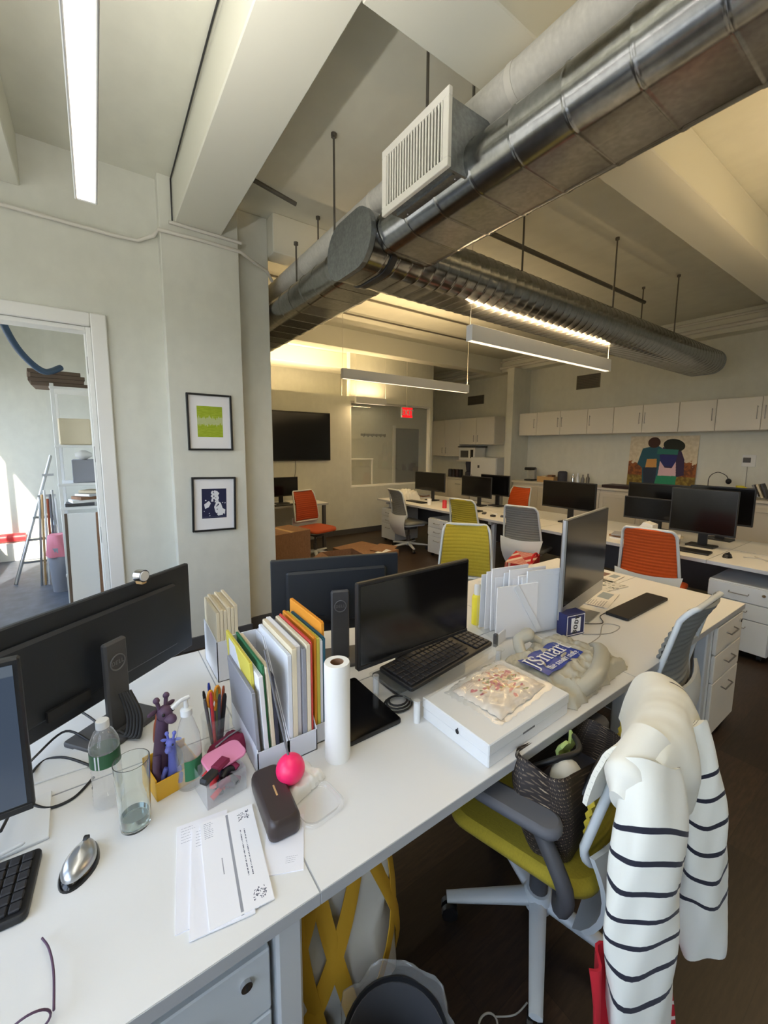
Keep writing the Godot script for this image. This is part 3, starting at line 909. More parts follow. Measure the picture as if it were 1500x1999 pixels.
# ---------------------------------------------------------------- office chairs
func chair(label: String, fabric: String, pos: Vector3, yaw: float, arms := true, group := "office chairs", rise := .45) -> Node3D:   # faces local -z
	var o := thing("office_chair", label, "chair", X(pos, yaw), group)
	var b := MB.new()
	# seat cushion: rounded, front edge falling away
	var rows := []
	for e in [[.0, .93, .43], [.012, .99, .432], [.03, 1.0, .445], [.05, .99, .462], [.058, .93, .47]]:
		var ring := MB.rring(.48 * e[1], .46 * e[1], .09, 0, 7)
		var r2 := PackedVector3Array()
		for p in ring:
			var drop := pow(maxf(0.0, (-p.z - .10) / .14), 2.0) * .022
			r2.append(Vector3(p.x, e[2] - drop, p.z - .02))
		rows.append(r2)
	b.loft(rows)
	part(o, "seat", b, M[fabric])
	b = MB.new()
	b.slab(.40, .40, .03, .08, .01, X(Vector3(0, .398, -.02)))
	part(o, "seat_pan", b, M.chair_shell)
	# curved back: ridged panel held by a white frame
	var surf := func(u: float, w: float) -> Vector3:     # u -1..1 across, w 0..1 upward
		var half := lerpf(.225, .195, w) * (1.0 - .06 * pow(w, 6))
		var z := .215 + .02 * sin(w * PI) * -1.0 + .10 * w * w + .01
		return Vector3(u * half, .53 + w * rise, z - .045 * u * u)
	rows = []
	for i in 61:
		var w := i / 60.0
		var r := PackedVector3Array()
		for j in 13:
			var u := -1.0 + j / 6.0
			var p: Vector3 = surf.call(u * .93, .04 + w * .93)
			r.append(p + Vector3(0, 0, .0035 * sin(w * TAU * 15.0)))
		rows.append(r)
	b = MB.new()
	b.sheet(rows, .012)
	part(o, "back_panel", b, M[fabric])
	var loop := []
	var outline := PackedVector2Array()
	for q in 4:
		for k in 6:
			var a := PI / 2 * (q + k / 5.0)
			outline.append(Vector2((.82 if q == 0 or q == 3 else -.82) + .18 * cos(a), (.86 if q < 2 else .14) + .13 * sin(a)))
	for p in outline: loop.append(surf.call(p.x, p.y))
	loop.append(loop[0]); loop.append(loop[1])
	b = MB.new()
	b.tube(loop, .012, 7, false)
	part(o, "back_frame", b, M.chair_shell)
	# white lower shell that carries the back
	rows = []
	for i in 9:
		var w := i / 8.0
		var r := PackedVector3Array()
		for j in 9:
			var u := -1.0 + j / 4.0
			var half := lerpf(.15, .25, pow(w, .6))
			r.append(Vector3(u * half, lerpf(.24, .60, w) - .02 * (1 - u * u) * w, .255 + .03 * sin(w * PI) - .05 * u * u * w - .10 * (1 - w) * (1 - w)))
		rows.append(r)
	b = MB.new()
	b.sheet(rows, .014)
	part(o, "back_shell", b, M.chair_shell)
	part(o, "mechanism", bx(Vector3(0, .365, .02), Vector3(.16, .06, .28), .012), M.stand_grey)
	if arms:
		for s in [-1, 1]:
			b = MB.new()
			b.tube(curve([Vector3(s * .12, .375, .10), Vector3(s * .24, .395, .13), Vector3(s * .285, .50, .15), Vector3(s * .27, .625, .07)], 5), .022, 9)
			var am := part(o, "arm", b, M.stand_grey)
			b = MB.new()
			b.slab(.085, .26, .032, .04, .012, X(Vector3(s * .265, .622, .0)))
			part(am, "arm_pad", b, M.arm_pad)
	b = MB.new()
	b.tube([Vector3(0, .1, 0), Vector3(0, .22, 0)], .03, 14)
	b.tube([Vector3(0, .22, 0), Vector3(0, .35, 0)], .016, 14)
	part(o, "gas_column", b, M.stand_grey)
	b = MB.new()
	b.lathe([Vector2(0.0, .07), Vector2(.045, .07), Vector2(.05, .11), Vector2(.04, .13), Vector2(0, .13)], 16)
	part(o, "hub", b, M.chair_shell)
	for k in 5:
		var a := TAU * k / 5 + .3
		var d := Vector3(cos(a), 0, sin(a))
		b = MB.new()
		var rr := []
		for i in 5:
			var t := i / 4.0
			var c := d * lerpf(.03, .31, t) + Vector3(0, lerpf(.10, .075, t), 0)
			var sd := Vector3(-d.z, 0, d.x)
			var ww := lerpf(.03, .02, t)
			var hh := lerpf(.022, .012, t)
			var ring := PackedVector3Array()
			for q in 8:
				var an := TAU * q / 8 + PI / 8
				ring.append(c + sd * -cos(an) * ww + Vector3.UP * sin(an) * hh)
			rr.append(ring)
		b.loft(rr)
		var lg := part(o, "leg", b, M.chair_shell)
		b = MB.new()
		var e := d * .30
		var sd2 := Vector3(-d.z, 0, d.x)
		b.tube([e + sd2 * -.022 + Vector3(0, .028, 0), e + sd2 * -.006 + Vector3(0, .028, 0)], .028, 12)
		b.tube([e + sd2 * .006 + Vector3(0, .028, 0), e + sd2 * .022 + Vector3(0, .028, 0)], .028, 12)
		part(lg, "castor", b, M.black_plastic)
	return o

func chairs() -> void:
	chair("yellow office chair draped with a striped sweater", "fabric_yellow", Vector3(1.14, 0, -.70), 15, true, "office chairs", .40)
	chair("grey mesh office chair in front of the end pedestal", "fabric_grey", Vector3(2.10, 0, -.87), 2)
	chair("yellow office chair on the far side of the near bench", "fabric_yellow", Vector3(2.33, 0, -2.22), 133, false)
	chair("grey office chair at the partition end of the far bench", "fabric_grey", Vector3(4.02, 0, -5.08), -95, false)
	chair("yellow office chair tucked under the far bench", "fabric_yellow", Vector3(4.02, 0, -3.72), -80, false)
	chair("grey office chair in the middle of the far bench", "fabric_grey", Vector3(4.12, 0, -2.93), -75, false)
	chair("orange office chair at the near end of the far bench", "fabric_orange", Vector3(3.92, 0, -1.5), -80, false)
	chair("rust orange office chair at the desk below the wall screen", "fabric_rust", Vector3(2.55, 0, -5.42), 195, false)
	chair("orange office chair behind the twin monitors of the far bench", "fabric_orange", Vector3(5.55, 0, -4.3), 90, false)

# ---------------------------------------------------------------- monitors, keyboards, mice
func ring_mark(b: MB, c: Vector3, r: float) -> void:      # an open ring lying in the xy plane, facing +z
	var pts := []
	for k in 29: pts.append(c + Vector3(cos(TAU * k / 28), sin(TAU * k / 28), 0) * r)
	b.tube(pts, r * .09, 5, false)

func letters(parent: Node, called: String, text: String, size: float, xf: Transform3D, m: Material, font := "Droid Sans", bold := false) -> MeshInstance3D:
	var tm := TextMesh.new()
	var f := SystemFont.new()
	f.font_names = PackedStringArray([font])
	if bold: f.font_weight = 700
	tm.font = f
	tm.text = text
	tm.font_size = 32
	tm.pixel_size = size / 32.0
	tm.depth = .0008
	tm.curve_step = 2.0
	var o := MeshInstance3D.new()
	o.name = called
	o.mesh = tm
	o.material_override = m
	o.transform = xf
	parent.add_child(o, true)
	return o

func monitor(label: String, pos: Vector3, yaw: float, w: float, h: float, yb: float, back_body := "slate_plastic", detail := true, screen := "black_gloss", base_w := .22, group := "", tilt := 0.0, base_z := -.03) -> Node3D:   # screen faces local +z; pos is the foot
	var o := thing("monitor", label, "monitor", X(pos, yaw), group)
	var p := MB.new()
	p.t = X(Vector3(0, yb, .03), 0, tilt)
	p.cbox(Vector3(0, h / 2, 0), Vector3(w, h, .02), .004)
	p.cbox(Vector3(0, h * .5, -.02), Vector3(w * .78, h * .7, .022), .009)
	part(o, "housing", p, M[back_body])
	p = MB.new()
	p.t = X(Vector3(0, yb, .03), 0, tilt)
	p.box(Vector3(0, h / 2 + .003, .0105), Vector3(w - .022, h - .03, .002))
	part(o, "screen", p, M[screen])
	p = MB.new()
	p.t = X(Vector3(0, yb, .03), 0, tilt)
	p.cbox(Vector3(0, .007, .011), Vector3(w - .004, .013, .003), .001)
	part(o, "chin", p, M.black_plastic)
	p = MB.new()
	p.cbox(Vector3(0, (yb + h * .62) / 2, -.045), Vector3(.075, yb + h * .62, .022), .006)
	var nk := part(o, "stand_neck", p, M.stand_grey if back_body == "slate_plastic" else M.black_plastic)
	p = MB.new()
	p.slab(base_w, .16, .014, .012, .004, X(Vector3(0, 0, base_z)))
	part(o, "stand_base", p, M.stand_grey if back_body == "slate_plastic" else M.black_plastic)
	if detail:
		p = MB.new()
		var z := -.0575
		p.t = X(Vector3(0, yb + h * .42, z), 180)
		ring_mark(p, Vector3.ZERO, .024)
		part(nk, "logo_ring", p, M.grey_plastic)
		letters(nk, "logo_lettering", "DELL", .018, X(Vector3(0, yb + h * .42, z), 180), M.grey_plastic, "Droid Sans", true)
		p = MB.new()
		p.box(Vector3(.12, yb + .07, -.012), Vector3(.12, .03, .01))
		part(o, "port_bay", p, M.black_plastic)
	return o

func keyboard(label: String, xf: Transform3D, w: float, d: float, body := "black_plastic", keys := true, group := "") -> Node3D:
	var o := thing("keyboard", label, "keyboard", xf, group)
	var b := MB.new()
	b.slab(w, d, .016, .012, .004)
	part(o, "case", b, M[body])
	var rows := 6
	var cols := 20
	var kw := (w - .02) / cols
	var kd := (d - .02) / rows
	if keys:
		for r in rows:
			var c := 0
			while c < cols:
				var n := 1
				if r == 0 and c == 4: n = 7
				elif (r == 2 or r == 1) and c == 13: n = 2
				elif r == 3 and c == 0: n = 2
				if c == 15 or (c == 14 and r < 3 and n == 1 and r != 1 and r != 2): 
					c += 1
					continue
				var k := MB.new()
				k.cbox(Vector3(-w / 2 + .01 + kw * (c + n / 2.0), .019, d / 2 - .01 - kd * (r + .5)), Vector3(kw * n - .003, .007, kd - .003), .002)
				part(o, "key", k, M.key_black)
				c += n
	return o

func mouse(label: String, xf: Transform3D, top := "silver") -> Node3D:    # front towards local -z
	var o := thing("mouse", label, "mouse", xf)
	var shape := func(k: float, y0: float, y1: float) -> MB:
		var rows := []
		for i in 9:
			var t := i / 8.0
			var rr := sqrt(maxf(0.0, 1.0 - t * t)) if i < 8 else .02
			var ring := PackedVector3Array()
			for j in 28:
				var a := TAU * j / 28
				var zz := sin(a)
				var wid := .032 * (1.0 - .16 * cos(zz * PI) * -1.0 * .4 - .10 * zz)
				ring.append(Vector3(cos(a) * wid * rr * k, y0 + (y1 - y0) * t * (1.0 + .1 * zz), -zz * .055 * (.25 + .75 * rr) * k))
			rows.append(ring)
		var b := MB.new()
		b.loft(rows)
		return b
	part(o, "base", shape.call(1.0, 0.0, .024), M.black_gloss)
	part(o, "top_shell", shape.call(.86, .012, .037), M[top])
	var b := MB.new()
	b.tube([Vector3(-.004, .033, -.032), Vector3(.004, .033, -.032)], .008, 10)
	part(o, "wheel", b, M.black_plastic)
	return o

func cable(label: String, pts: Array, r := .0035, m := "cable_black", group := "") -> void:
	var b := MB.new()
	b.tube(curve(pts, 7), r, 7)
	single("cable", b, M[m], label, "cable", Vector3.ZERO, group)

# ---------------------------------------------------------------- prints
func blank(w: int, h: int, c: Color) -> Image:
	var im := Image.create(w, h, false, Image.FORMAT_RGB8)
	im.fill(c)
	return im

func dot(im: Image, x: float, y: float, rx: float, ry: float, c: Color, turn := 0.0) -> void:
	var R := maxf(rx, ry)
	for j in range(maxi(0, int(y - R)), mini(im.get_height(), int(y + R) + 1)):
		for i in range(maxi(0, int(x - R)), mini(im.get_width(), int(x + R) + 1)):
			var p := Vector2(i - x, j - y).rotated(-turn)
			if (p.x / rx) ** 2 + (p.y / ry) ** 2 <= 1.0: im.set_pixel(i, j, c)

func shape2(im: Image, pts: Array, c: Color) -> void:
	var poly := PackedVector2Array()
	var bb := Rect2(pts[0], Vector2.ZERO)
	for p in pts:
		poly.append(p); bb = bb.expand(p)
	for j in range(maxi(0, int(bb.position.y)), mini(im.get_height(), int(bb.end.y) + 1)):
		for i in range(maxi(0, int(bb.position.x)), mini(im.get_width(), int(bb.end.x) + 1)):
			if Geometry2D.is_point_in_polygon(Vector2(i + .5, j + .5), poly): im.set_pixel(i, j, c)

func printed(called: String, im: Image, rough := .7) -> StandardMaterial3D:
	var m := mat(called, Color.WHITE, rough)
	m.albedo_texture = ImageTexture.create_from_image(im)
	return m

func text_lines(im: Image, x0: int, y0: int, w: int, rows: int, gap: int, c: Color, seed_: int, th := 2) -> void:
	var r := RandomNumberGenerator.new(); r.seed = seed_
	for k in rows:
		var x := x0
		var lim := x0 + int(w * r.randf_range(.6, 1.0))
		while x < lim:
			var n := r.randi_range(4, 14)
			im.fill_rect(Rect2i(x, y0 + k * gap, mini(n, lim - x), th), c)
			x += n + 3

func make_prints() -> void:
	var r := RandomNumberGenerator.new(); r.seed = 3
	# striped knit
	var im := blank(64, 1024, rgb(232, 232, 222))
	for k in 7: im.fill_rect(Rect2i(0, 190 + k * 83, 64, 15), rgb(30, 32, 48))
	printed("knit_sleeve", im, .95)
	im = blank(64, 1024, rgb(232, 230, 216))
	for k in 5: im.fill_rect(Rect2i(0, 560 + k * 92, 64, 15), rgb(30, 32, 48))
	printed("knit_body", im, .95)
	im = blank(64, 512, rgb(188, 28, 44))
	for k in 12: im.fill_rect(Rect2i(0, 20 + k * 42, 64, 10), rgb(232, 220, 216))
	printed("red_stripe", im, .9)
	# woven tote: staggered pale dashes on dark brown
	im = blank(256, 256, rgb(40, 33, 30))
	for j in 24:
		for i in 24:
			var x := i * 10.67 + (5.3 if j % 2 else 0.0)
			var y := j * 10.67
			var c: Color = [rgb(168, 150, 124), rgb(104, 90, 74), rgb(138, 120, 98), rgb(70, 58, 50)][(i * 7 + j * 5 + i * j) % 4]
			dot(im, fmod(x + 5.0, 256.0), fmod(y + 5.0, 256.0), 4.2, 1.7, c, .7 if (i + j) % 2 else -.5)
	var m := printed("woven_pattern", im, .6)
	m.uv1_scale = Vector3(2.4, 1.2, 1)
	# green abstract print
	im = blank(160, 190, rgb(150, 172, 30))
	var f := FastNoiseLite.new(); f.frequency = .03; f.seed = 8
	for j in 190:
		for i in 160:
			var q := f.get_noise_2d(i * .6, j * 3.0)
			var c := rgb(150, 172, 30).lerp(rgb(172, 190, 60), clampf(q + .3, 0, 1))
			var band := absf(j - 92.0 + 14.0 * f.get_noise_2d(i * 1.4, 9.0))
			if band < 22 + 18 * f.get_noise_2d(i * 3.0, 70.0): c = c.lerp(rgb(196, 202, 178), .75)
			im.set_pixel(i, j, c)
	printed("print_green", im)
	# navy print with pale splashes
	im = blank(160, 190, rgb(24, 28, 66))
	for k in 26:
		var t := k / 26.0
		dot(im, 84 + 18 * sin(k * 2.3), 18 + t * 60, r.randf_range(5, 12), r.randf_range(4, 9), rgb(226, 228, 234), k)
	shape2(im, [Vector2(96, 78), Vector2(122, 92), Vector2(134, 128), Vector2(152, 138), Vector2(148, 170), Vector2(104, 176), Vector2(86, 150), Vector2(78, 118)], rgb(228, 230, 236))
	shape2(im, [Vector2(14, 100), Vector2(44, 78), Vector2(58, 92), Vector2(44, 118), Vector2(20, 128)], rgb(228, 230, 236))
	for k in 22: dot(im, r.randf_range(10, 150), r.randf_range(70, 180), r.randf_range(2, 7), r.randf_range(2, 6), rgb(226, 228, 234) if k % 3 else rgb(24, 28, 66), k)
	im.fill_rect(Rect2i(0, 178, 160, 12), rgb(52, 56, 84))
	printed("print_navy", im)
	# large canvas: two figures seen from behind with packs
	im = blank(280, 300, rgb(206, 190, 160))
	for j in 300:
		for i in 280:
			var q := f.get_noise_2d(i * 1.5, j * 1.2)
			var c := rgb(208, 194, 166).lerp(rgb(226, 214, 190), clampf(q + .5, 0, 1))
			if j > 130 and (i < 74 or i > 206): c = rgb(156, 92, 46).lerp(rgb(110, 62, 40), clampf(q * 1.6 + .5, 0, 1)) if j > 150 + 30 * q else c
			if j > 222: c = rgb(150, 128, 58).lerp(rgb(112, 90, 40), clampf(q * 1.6 + .5, 0, 1))
			im.set_pixel(i, j, c)
	shape2(im, [Vector2(58, 70), Vector2(120, 52), Vector2(150, 76), Vector2(146, 200), Vector2(130, 290), Vector2(70, 290), Vector2(62, 180), Vector2(40, 160)], rgb(36, 88, 106))
	dot(im, 104, 36, 26, 30, rgb(64, 36, 26))
	shape2(im, [Vector2(80, 130), Vector2(122, 128), Vector2(124, 178), Vector2(76, 182)], rgb(204, 150, 84))
	shape2(im, [Vector2(66, 178), Vector2(126, 176), Vector2(122, 292), Vector2(78, 292)], rgb(38, 50, 72))
	shape2(im, [Vector2(142, 62), Vector2(214, 74), Vector2(232, 130), Vector2(236, 214), Vector2(196, 230), Vector2(136, 210)], rgb(58, 44, 78))
	dot(im, 186, 52, 44, 34, rgb(28, 36, 30), .35)
	shape2(im, [Vector2(122, 70), Vector2(206, 76), Vector2(204, 104), Vector2(120, 100)], rgb(44, 116, 108))
	shape2(im, [Vector2(132, 104), Vector2(204, 106), Vector2(196, 170), Vector2(140, 166)], rgb(40, 44, 110))
	shape2(im, [Vector2(136, 138), Vector2(158, 176), Vector2(186, 178), Vector2(200, 140), Vector2(206, 226), Vector2(132, 222)], rgb(226, 190, 200))
	shape2(im, [Vector2(128, 222), Vector2(208, 220), Vector2(206, 296), Vector2(120, 276)], rgb(40, 142, 106))
	printed("print_canvas", im)
	# envelopes and forms
	im = blank(220, 440, rgb(238, 238, 242))
	text_lines(im, 14, 12, 40, 9, 9, rgb(120, 124, 140), 1)
	im.fill_rect(Rect2i(104, 8, 10, 424), rgb(150, 152, 160))
	for k in 2:
		for q in 40: dot(im, 176 + r.randf_range(-24, 24), (44 if k == 0 else 396) + r.randf_range(-22, 22), 4, 1.2, rgb(70, 74, 92), r.randf() * 6)
	for k in 2: 
		for q in 30: im.fill_rect(Rect2i(150 + k * 16, 110 + q * 7, 4, r.randi_range(2, 6)), rgb(76, 80, 96))
	for q in 14: im.fill_rect(Rect2i(66, 200 + q * 5, 4, 3), rgb(90, 94, 110))
	printed("envelope_print", im, .85)
	im = blank(220, 440, rgb(236, 236, 242))
	text_lines(im, 18, 20, 60, 6, 14, rgb(150, 152, 164), 5)
	text_lines(im, 120, 330, 70, 4, 14, rgb(140, 144, 158), 6)
	printed("envelope_plain", im, .85)
	im = blank(256, 256, rgb(226, 222, 214))
	text_lines(im, 12, 12, 100, 14, 16, rgb(110, 108, 112), 8, 4)
	shape2(im, [Vector2(130, 20), Vector2(240, 30), Vector2(236, 120), Vector2(126, 110)], rgb(120, 92, 84))
	shape2(im, [Vector2(140, 140), Vector2(240, 150), Vector2(230, 230), Vector2(130, 220)], rgb(150, 160, 166))
	printed("leaflet", im)
	im = blank(256, 256, rgb(208, 206, 200))
	for k in 90: dot(im, r.randf() * 256, r.randf() * 256, r.randf_range(4, 14), r.randf_range(3, 9), [rgb(60, 62, 66), rgb(150, 156, 150), rgb(222, 220, 214), rgb(120, 130, 120)][k % 4], r.randf() * 6)
	printed("photo_sheet", im)
	# flowered packet
	im = blank(256, 256, rgb(228, 214, 196))
	for k in 5: text_lines(im, 20, 200 + k * 10, 200, 1, 9, rgb(206, 176, 160), 30 + k, 3)
	for k in 130: dot(im, 150 + r.randfn() * 46, 140 + r.randfn() * 40, r.randf_range(5, 15), r.randf_range(3, 8), [rgb(196, 92, 96), rgb(210, 158, 66), rgb(126, 134, 72), rgb(182, 62, 88), rgb(222, 182, 140)][k % 5], r.randf() * 6)
	printed("flower_packet", im, .35)
	im = blank(128, 128, rgb(38, 44, 92))
	printed("navy_box", im, .5)
	# lit screen
	im = blank(256, 160, rgb(84, 100, 122))
	im.fill_rect(Rect2i(0, 0, 256, 12), rgb(120, 134, 150))
	im.fill_rect(Rect2i(236, 4, 8, 5), rgb(60, 70, 90))
	m = mat("screen_lit", Color(.05, .05, .06), .2)
	m.emission_enabled = true
	m.emission_operator = BaseMaterial3D.EMISSION_OP_MULTIPLY
	m.emission = Color.WHITE
	m.emission_texture = ImageTexture.create_from_image(im)
	m.emission_energy_multiplier = .55
	for e in [["maroon", rgb(122, 24, 62), .8], ["pink", rgb(255, 44, 108), .35], ["pink_soft", rgb(226, 140, 176), .5], ["blush", rgb(222, 132, 146), .5], ["yellow_card", rgb(222, 170, 40), .5], ["lavender", rgb(108, 116, 200), .5], ["plum", rgb(84, 60, 84), .6], ["orange_brown", rgb(158, 76, 44), .6],
			["case_brown", rgb(58, 48, 46), .35], ["gold", rgb(196, 160, 110), .3], ["green_label", rgb(46, 96, 62), .5], ["red_can", rgb(214, 60, 66), .4], ["folder_yellow", rgb(214, 202, 84), .7], ["folder_green", rgb(48, 118, 78), .7], ["folder_orange", rgb(226, 150, 40), .7], ["folder_red", rgb(196, 66, 56), .7], ["folder_teal", rgb(38, 92, 112), .7],
			["folder_grey", rgb(150, 152, 160), .7], ["folder_dark", rgb(56, 58, 72), .7], ["lemon", rgb(238, 222, 60), .5], ["label_blue", rgb(40, 62, 150), .4], ["sleeve_white", rgb(226, 230, 236), .6], ["tissue", rgb(238, 238, 234), .9], ["bag_plastic", rgb(186, 183, 168), .35], ["holder_white", rgb(222, 226, 234), .5], ["yellow_strap", rgb(206, 160, 42), .7], ["tote_white", rgb(206, 204, 194), .7], ["skin_green", rgb(176, 198, 120), .6]]:
		mat(e[0], e[1], e[2])

# ---------------------------------------------------------------- things on the near bench
func magazine_file(label: String, x0: float, x1: float, zf: float, zb: float, front_h: float, back_h: float, pieces: Array, lean := 0.0) -> void:
	var o := thing("magazine_file", label, "file box", Vector3((x0 + x1) / 2, DT, zf), "white magazine files")
	var w := x1 - x0
	var d := zf - zb
	var t := .003
	part(o, "front_panel", span(Vector3(-w / 2, 0, -t), Vector3(w / 2, front_h, 0)), M.holder_white)
	part(o, "back_panel", span(Vector3(-w / 2, 0, -d), Vector3(w / 2, back_h, -d + t)), M.holder_white)
	part(o, "floor_panel", span(Vector3(-w / 2, 0, -d), Vector3(w / 2, t, 0)), M.holder_white)
	for s in [-1, 1]:
		var b := MB.new()
		b.prism(PackedVector2Array([Vector2(0, 0), Vector2(0, front_h), Vector2(-d * .75, back_h), Vector2(-d, back_h), Vector2(-d, 0)].map(func(p): return Vector2(-p.x, p.y))), t, Transform3D(Basis(Vector3(0, 0, -1), Vector3(0, 1, 0), Vector3(1, 0, 0)), Vector3(s * w / 2 - (t if s > 0 else 0.0), 0, 0)))
		part(o, "side_panel", b, M.holder_white)
	# what stands in it: every folder is a thing of its own
	var x := x0 + t + .001
	for p in pieces:
		var th: float = p[1]
		var b := MB.new()
		var hh: float = p[2]
		b.t = X(Vector3.ZERO, 0, 0, lean)
		b.cbox(Vector3(th / 2, hh / 2, -d / 2 + p[3]), Vector3(th, hh, d - .012), .001)
		for q in int(th / .0025):
			b.box(Vector3(.0012 + q * .0025, hh + .001, -d / 2 + p[3]), Vector3(.0012, .004, d - .02))
		single("folder", b, M[p[0]], p[4], "folder", Vector3(x, DT + .004, zf), p[5])
		x += th + .0012

func cup_shape(r0: float, r1: float, h: float, wall := .0018) -> MB:
	var b := MB.new()
	b.lathe([Vector2(0, 0), Vector2(r0, 0), Vector2(r1, h), Vector2(r1 - wall, h), Vector2(r0 - wall, .006), Vector2(0, .006)], 32)
	return b

func desk_items() -> void:
	# monitors
	monitor("lit blue-grey monitor behind the black keyboard and mouse", Vector3(-.415, DT, -1.09), 0, .53, .33, .142, "black_plastic", false, "screen_lit", .22, "", 0.0, -.105)
	monitor("wide dark monitor seen from behind with grey stand and clipped camera", Vector3(-.02, DT, -1.50), 218, .78, .345, .083, "slate_plastic")
	monitor("dark monitor seen from behind, standing back of the magazine files", Vector3(.80, DT, -1.485), 161, .545, .325, .105, "slate_plastic")
	monitor("switched-off black monitor behind the keyboard on its riser", Vector3(.938, DT, -1.16), 1, .533, .305, .141, "black_plastic", false)
	var o := thing("webcam", "small round chrome camera clipped on the wide monitor", "camera", X(Vector3(.10, DT + .43, -1.605), 38))
	var b := MB.new()
	b.tube([Vector3(0, .018, -.012), Vector3(0, .018, .016)], .021, 20)
	part(o, "barrel", b, M.chrome)
	b = MB.new(); b.tube([Vector3(0, .018, .016), Vector3(0, .018, .019)], .017, 20)
	part(o, "face", b, M.white_plastic)
	part(o, "clip", bx(Vector3(0, -.004, 0), Vector3(.02, .012, .03), .002), M.gold)
	# keyboards and mouse
	keyboard("black keyboard beside the silver mouse", X(Vector3(-.375, DT, -1.03), -4), .44, .155)
	keyboard("black keyboard lying on the clear riser", X(Vector3(1.035, DT + .086, -1.105), 8, 3), .49, .165)
	keyboard("slim black keyboard with rounded end on the free end of the bench", X(Vector3(2.46, DT, -1.0), 1), .52, .12, "black_plastic", false)
	mouse("silver and black wireless mouse on the bare desk", X(Vector3(-.083, DT, -1.005), -22))
	single("stylus", capsule(.004, .12), M.white_plastic, "white stylus lying on the back edge of the keyboard", "stylus", X(Vector3(-.24, DT + .026, -1.10), 10, 0, 0))
	# riser under the keyboard
	o = thing("keyboard_riser", "clear glass riser with white corner legs under the keyboard", "riser", X(Vector3(1.03, DT, -1.09), 8))
	b = MB.new(); b.slab(.53, .24, .008, .01, .002, X(Vector3(0, .076, 0)))
	part(o, "glass_top", b, M.glass)
	for e in [[-.245, .10], [.245, .10], [-.245, -.10], [.245, -.10]]:
		b = MB.new(); b.tube([Vector3(e[0], 0, e[1]), Vector3(e[0], .076, e[1])], .011, 14)
		part(o, "leg", b, M.white_plastic)
	# coiled black cable under the riser
	var pts := []
	for k in 40:
		var a := k * .42
		pts.append(Vector3(.80 + cos(a) * (.055 - k * .0006), DT + .006 + k * .0004, -1.06 + sin(a) * (.045 - k * .0005)))
	b = MB.new(); b.tube(pts, .0035, 6)
	single("cable", b, M.cable_black, "black cable coiled under the clear riser", "cable")
	b = MB.new(); b.slab(.2, .3, .014, .012, .003)
	o = thing("tablet_slate", "thin closed black slate leaning flat behind the paper roll", "slate", Vector3(.66, DT, -1.13))
	part(o, "body", b, M.black_plastic)
	b = MB.new(); b.slab(.194, .294, .002, .01, .0005, X(Vector3(0, .0135, 0)))
	part(o, "glass_face", b, M.black_gloss)
	# boxed device and the packet on it
	o = thing("device_box", "flat white product box under the flowered packet", "box", X(Vector3(1.04, DT, -.83), 1.5))
	part(o, "lower_tray", bx(Vector3(0, .02, 0), Vector3(.41, .04, .275), .003), M.white_plastic)
	part(o, "lid", bx(Vector3(0, .056, 0), Vector3(.414, .035, .279), .003), M.white_plastic)
	b = MB.new(); b.ball(Vector3(-.2085, .045, .02), Vector3(.001, .008, .007), 12)
	b.ball(Vector3(-.2085, .0555, .022), Vector3(.001, .003, .002), 8)
	part(o, "fruit_mark", b, M.dark_gap)
	b = MB.new(); b.prism(PackedVector2Array([Vector2(-.02, .012), Vector2(.0, -.016), Vector2(.022, .01)]), .0006, Transform3D(Basis(Vector3.RIGHT, Vector3(0, 0, -1), Vector3.UP), Vector3(-.09, .0737, .09)))
	part(o, "dark_print", b, M.stand_grey)
	part(o, "spine_lettering", bx(Vector3(-.02, .04, .1398), Vector3(.06, .006, .0006)), M.grey_plastic)
	o = thing("flower_packet", "cream packet printed with flowers in clear film on the white box", "packet", X(Vector3(1.075, DT + .0745, -.845), 6))
	part(o, "packet", crumple(.27, .19, .016, .003, 5), M.flower_packet)
	part(o, "clear_sleeve", crumple(.32, .225, .02, .006, 9), M.film)
	# carrier bag with blue label
	o = thing("carrier_bag", "crumpled pale plastic carrier bag with a blue label", "bag", X(Vector3(1.50, DT, -.87), 4))
	part(o, "bag_body", crumple(.46, .33, .045, .022, 3), M.bag_plastic)
	b = MB.new()
	b.tube(curve([Vector3(-.10, .03, -.12), Vector3(-.06, .07, -.17), Vector3(.0, .085, -.16), Vector3(.03, .07, -.19), Vector3(.07, .03, -.14)], 6), [.02, .021, .022, .023, .024, .024, .025, .026, .026, .027, .027, .027, .026, .026, .026, .025, .025, .024, .024, .023, .022, .021, .02, .019, .018], 10)
	part(o, "twisted_handle", b, M.bag_plastic)
	b = MB.new()
	b.tube(curve([Vector3(-.16, .02, .13), Vector3(-.02, .045, .14), Vector3(.16, .05, .08), Vector3(.22, .03, .02)], 6), [.022, .026, .03, .03, .031, .032, .032, .032, .031, .031, .031, .03, .03, .029, .028, .027, .025, .023, .02], 10)
	part(o, "rolled_edge", b, M.bag_plastic)
	var lb := part(o, "blue_label", wavy(.27, .13, .0008, X(Vector3(-.06, .062, -.02), 0)), M.label_blue)
	letters(lb, "lettering", "JSmart", .085, X(Vector3(-.06, .0675, -.035), 0, -90), M.paper, "Droid Serif")
	letters(lb, "small_lettering", "the smart store", .03, X(Vector3(-.05, .0675, .025), 0, -90), M.paper, "Droid Serif")
	# upright papers
	o = thing("paper_rack", "clear rack packed with upright white papers", "rack", X(Vector3(1.65, DT, -1.21), -15))
	for k in 9:
		b = MB.new()
		b.t = X(Vector3(.02 * k - .07, .006, -.06 + k * .016), 2.0 * (k % 3) - 2.0, 0, -1.5 + (k % 4))
		var hh := .27 + .02 * ((k * 7) % 3)
		b.cbox(Vector3(0, hh / 2, 0), Vector3(.22, hh, .003 + .002 * (k % 3)), .0008)
		part(o, "paper_stack", b, M.paper if k % 4 else M.sleeve_white)
	b = MB.new()
